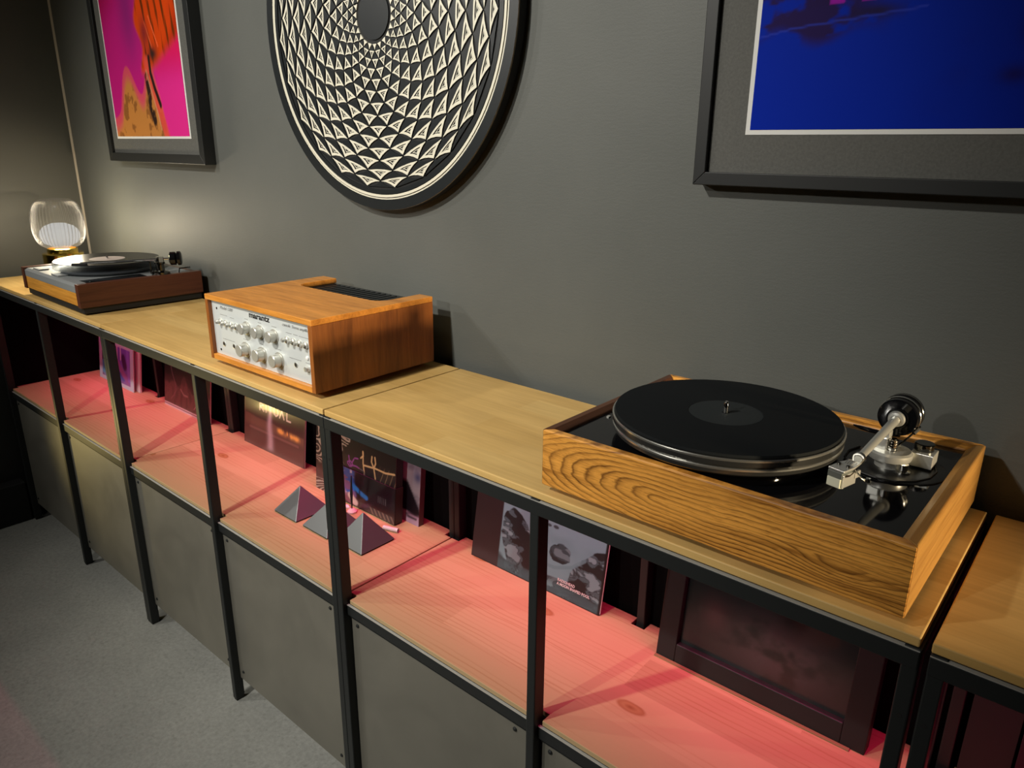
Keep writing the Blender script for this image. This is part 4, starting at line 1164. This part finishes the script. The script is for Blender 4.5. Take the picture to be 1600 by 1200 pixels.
bm = BM(); lathe(bm, [(0, ztp), (0.120, ztp), (0.122, ztp + 0.003), (0.122, ztp + 0.014), (0, ztp + 0.014)], (px_, py_, 0), seg=72); link('sub_platter', bm, MGLOSS, TR, smooth=True)
zq = ztp + 0.012
bm = BM(); lathe(bm, [(0.0, zq), (0.146, zq), (0.1500, zq + 0.003), (0.1505, zq + 0.0085), (0.1485, zq + 0.0105), (0.1485, zq + 0.0120), (0.1515, zq + 0.014), (0.1515, zq + 0.0215), (0.1500, zq + 0.0232), (0, zq + 0.0232)], (px_, py_, 0), seg=128)
plt_ = link('platter', bm, plain('dark_turned_platter', (0.10, 0.10, 0.095, 1), 0.22, 0.8), TR, smooth=True)
for ra, za in ((0.1517, zq + 0.0222), (0.1508, zq + 0.0100)):
    bm = BM(); lathe(bm, [(ra - 0.004, za + 0.0009), (ra - 0.0008, za + 0.0009), (ra, za), (ra, za - 0.0022), (ra - 0.002, za - 0.0026)], (px_, py_, 0), seg=128)
    link('bright_rim', bm, plain('bright_turned_rim', (0.70, 0.69, 0.64, 1), 0.22, 0.9), plt_, smooth=True)
bm = BM(); lathe(bm, [(0, zq + 0.0232), (0.1480, zq + 0.0232), (0.1488, zq + 0.0242), (0.1480, zq + 0.0275), (0.0495, zq + 0.0275), (0.0490, zq + 0.0270), (0, zq + 0.0270)], (px_, py_, 0), seg=128)
mt = link('platter_mat', bm, MRUB, TR, smooth=True)
bm = BM(); lathe(bm, [(0.0052, zq + 0.0270), (0.0488, zq + 0.0270), (0.0488, zq + 0.0273), (0.0052, zq + 0.0273)], (px_, py_, 0), seg=64); o = link('label_recess', bm, MRUB2, mt); o['label'] = 'slightly lighter centre circle'
bm = BM(); lathe(bm, [(0, zq + 0.0268), (0.0036, zq + 0.0268), (0.0035, zq + 0.040), (0.0018, zq + 0.0435), (0, zq + 0.044)], (px_, py_, 0), seg=20); link('spindle', bm, MCHR, TR, smooth=True)
o = link('power_button', box(BM(), 0.027, 0.031, 0.118, 0.124, ztp, ztp + 0.0016), MALU, TR)
# tonearm assembly
arm = bpy.data.objects.new('tonearm', None); COL.objects.link(arm); arm.parent = TR
vx, vy = 0.3900, 0.2100
bm = BM(); lathe(bm, [(0, ztp), (0.058, ztp), (0.058, ztp + 0.0012), (0.056, ztp + 0.0018), (0, ztp + 0.0018)], (vx + 0.006, vy + 0.008, 0), seg=64); link('arm_board', bm, plain('satin_black_disc', (0.012, 0.012, 0.012, 1), 0.3), arm, smooth=True)
bm = BM(); lathe(bm, [(0.0, ztp + 0.0018), (0.016, ztp + 0.0018), (0.016, ztp + 0.011), (0.0245, ztp + 0.013), (0.0255, ztp + 0.016), (0.0255, ztp + 0.0215), (0.023, ztp + 0.024), (0, ztp + 0.024)], (vx, vy, 0), seg=40); link('arm_base', bm, MALU, arm, smooth=True)
bm = BM()
box(bm, vx - 0.018, vx - 0.003, vy - 0.010, vy + 0.008, ztp + 0.022, ztp + 0.040); box(bm, vx - 0.013, vx - 0.002, vy - 0.008, vy + 0.006, ztp + 0.038, ztp + 0.0475)
link('bearing_yoke', bm, MALU, arm, 0.0015)
bm = BM()
for k in range(5):
    lathe(bm, [(0, 0), (0.0062, 0), (0.0062, 0.0022), (0.0045, 0.0026), (0.0045, 0.0034), (0, 0.0034)], (vx + 0.002, vy - 0.004, ztp + 0.022 + 0.0035 * k), (0, 0, 1), 18)
link('pivot_stack', bm, MCHR, arm, smooth=True)
A0 = Vector((0.3855, 0.082, 0.1350)); A1 = Vector((0.3885, 0.262, 0.1475)); dr = (A1 - A0).normalized()
bm = BM(); tube(bm, [A0, A0.lerp(A1, 0.3), A0.lerp(A1, 0.7), A1], [0.0042, 0.0047, 0.0055, 0.0060], 16); link('arm_tube', bm, MALU, arm, smooth=True)
bm = BM(); lathe(bm, [(0.0048, 0), (0.0068, 0), (0.0068, 0.005), (0.0048, 0.0055)], A0 + dr * 0.001, dr, 18); link('tube_collar', bm, MCHR, arm, smooth=True)
cw0 = A1 - dr * 0.038
bm = BM(); lathe(bm, [(0.0, 0.0), (0.0105, 0.0), (0.0125, -0.002), (0.013, 0.002)], cw0, dr, 28); lathe(bm, [(0.0, 0.001), (0.0125, 0.0015), (0.0225, 0.0015), (0.0240, 0.003), (0.0240, 0.0145), (0.0225, 0.0158), (0.0, 0.0158)], cw0, dr, 40)
cwo = link('counterweight', bm, MGLOSS, arm, smooth=True)
bm = BM(); lathe(bm, [(0.0242, 0.010), (0.0248, 0.0108), (0.0248, 0.0150), (0.0238, 0.0160), (0.020, 0.0165)], cw0, dr, 40); link('counterweight_ring', bm, MCHR, cwo, smooth=True)
bm = BM(); lathe(bm, [(0.0, 0.0165), (0.018, 0.0165), (0.0235, 0.0195), (0.0240, 0.021), (0.0240, 0.0300), (0.022, 0.0325), (0.0, 0.0325)], cw0, dr, 40); link('rear_weight', bm, MGLOSS, cwo, smooth=True)
bm = BM(); lathe(bm, [(0.0242, 0.0215), (0.0247, 0.0222), (0.0247, 0.0275), (0.0240, 0.0290)], cw0, dr, 40); link('scale_ring', bm, MDKM, cwo, smooth=True)
bm = BM(); lathe(bm, [(0.006, -0.0065), (0.0092, -0.0055), (0.0105, -0.0010), (0.006, 0.0005)], cw0, dr, 28); link('tube_ferrule', bm, MALU, cwo, smooth=True)
# headshell and cartridge
hs = bpy.data.objects.new('headshell', None); COL.objects.link(hs); hs.parent = arm; hs.location = (0.3800, 0.0725, 0.1300); hs.rotation_euler = (0, 0, math.radians(-14))
bm = BM(); prism(bm, [(-0.006, 0.014), (-0.0095, -0.004), (-0.0095, -0.026), (0.0095, -0.026), (0.0095, -0.004), (0.006, 0.014)], -0.001, 0.0015); link('shell_plate', bm, MALU, hs, 0.0006)
bm = BM(); box(bm, -0.0085, 0.0085, -0.0275, -0.004, -0.0085, -0.0012); o = link('cartridge_mount', bm, plain('grey_cartridge_mount', (0.13, 0.14, 0.12, 1), 0.4), hs, 0.0006)
bm = BM(); prism(bm, [(-0.0285, -0.0085), (-0.0285, -0.0190), (-0.020, -0.0215), (-0.006, -0.0150), (-0.006, -0.0085)], -0.0078, 0.0078, 'yz'); link('cartridge', bm, MCART, hs, 0.0006)
bm = BM(); box(bm, 0.0080, 0.0098, -0.026, 0.0, -0.0190, -0.0035); box(bm, 0.0080, 0.0110, -0.004, 0.006, -0.0120, -0.004); link('cartridge_side_plate', bm, MALU, hs, 0.0005)
for xx in (-0.0055, 0.0055):
    bm = BM(); lathe(bm, [(0, 0.0), (0.0022, 0.0), (0.0022, 0.0022), (0, 0.0026)], (xx, -0.012, 0.0015), (0, 0, 1), 12); link('cartridge_screw', bm, MDKM, hs)
bm = BM(); tube(bm, [(0.009, -0.003, -0.003), (0.022, -0.010, -0.006), (0.030, -0.016, -0.004)], [0.0012, 0.0010, 0.0018], 8); link('finger_lift', bm, MCHR, hs)
bm = BM()
for xx in (-0.003, -0.001, 0.001, 0.003):
    tube(bm, [(xx, 0.012, 0.0), (xx * 1.4, 0.004, 0.004), (xx * 1.3, -0.004, 0.001)], 0.0005, 6)
link('cartridge_wires', bm, MGREY, hs)
# cueing and anti-skate parts
bm = BM(); tube(bm, [(vx + 0.004, vy + 0.016, ztp + 0.024), (vx + 0.012, vy + 0.030, ztp + 0.034), (vx + 0.020, vy + 0.044, ztp + 0.046)], 0.0013, 8); cl = link('cue_lever', bm, MCHR, arm)
bm = BM(); tube(bm, [(vx + 0.0150, vy + 0.0350, ztp + 0.0385), (vx + 0.0185, vy + 0.0415, ztp + 0.0440)], 0.0030, 10); link('lever_grip', bm, MBLK, cl)
bm = BM(); box(bm, vx + 0.020, vx + 0.046, vy + 0.012, vy + 0.040, ztp + 0.004, ztp + 0.022); sk = link('antiskate_block', bm, MALU, arm, 0.001)
bm = BM(); lathe(bm, [(0, 0), (0.011, 0), (0.0115, 0.001), (0.0115, 0.0085), (0.0105, 0.0095), (0, 0.0095)], (vx + 0.031, vy + 0.030, ztp + 0.022), (0, 0, 1), 30); link('antiskate_dial', bm, MDKM, sk, smooth=True)
bm = BM(); box(bm, vx + 0.024, vx + 0.038, vy + 0.028, vy + 0.040, ztp - 0.0002, ztp + 0.0042); link('block_post', bm, MBLK, sk)
bm = BM(); lathe(bm, [(0, 0), (0.0085, 0), (0.0085, 0.002), (0.005, 0.003), (0.005, 0.010), (0.0055, 0.011), (0, 0.011)], (vx + 0.020, vy - 0.012, ztp + 0.0018), (0, 0, 1), 22); link('locking_screw', bm, MCHR, arm, smooth=True)
cr = [(vx - 0.060 + 0.012 * k, vy + 0.050 - 0.0065 * k + 0.0009 * k * k, ztp + 0.026 + 0.0006 * k) for k in range(6)]
bm = BM(); tube(bm, cr, [0.0012, 0.0026, 0.0030, 0.0028, 0.0022, 0.0014], 10); link('lift_bar', bm, MGLOSS, arm, smooth=True)
bm = BM(); tube(bm, [(vx - 0.010, vy + 0.022, ztp + 0.0018), (vx - 0.010, vy + 0.022, ztp + 0.030)], 0.003, 10); link('lift_post', bm, MDKM, arm)
wire = [(vx + 0.052 * math.cos(a), vy + 0.008 + 0.060 * math.sin(a), ztp + 0.0024) for a in [math.radians(150 + 24 * k) for k in range(11)]]
bm = BM(); tube(bm, wire, 0.0013, 6); link('arm_cable', bm, MBLK, arm)
for x, y in ((vx - 0.006, vy - 0.060), (vx + 0.044, vy - 0.046)):
    bm = BM(); lathe(bm, [(0, 0), (0.0028, 0), (0.0028, 0.0016), (0, 0.002)], (x, y, ztp + 0.0010), (0, 0, 1), 12); link('screw', bm, MCHR, arm)
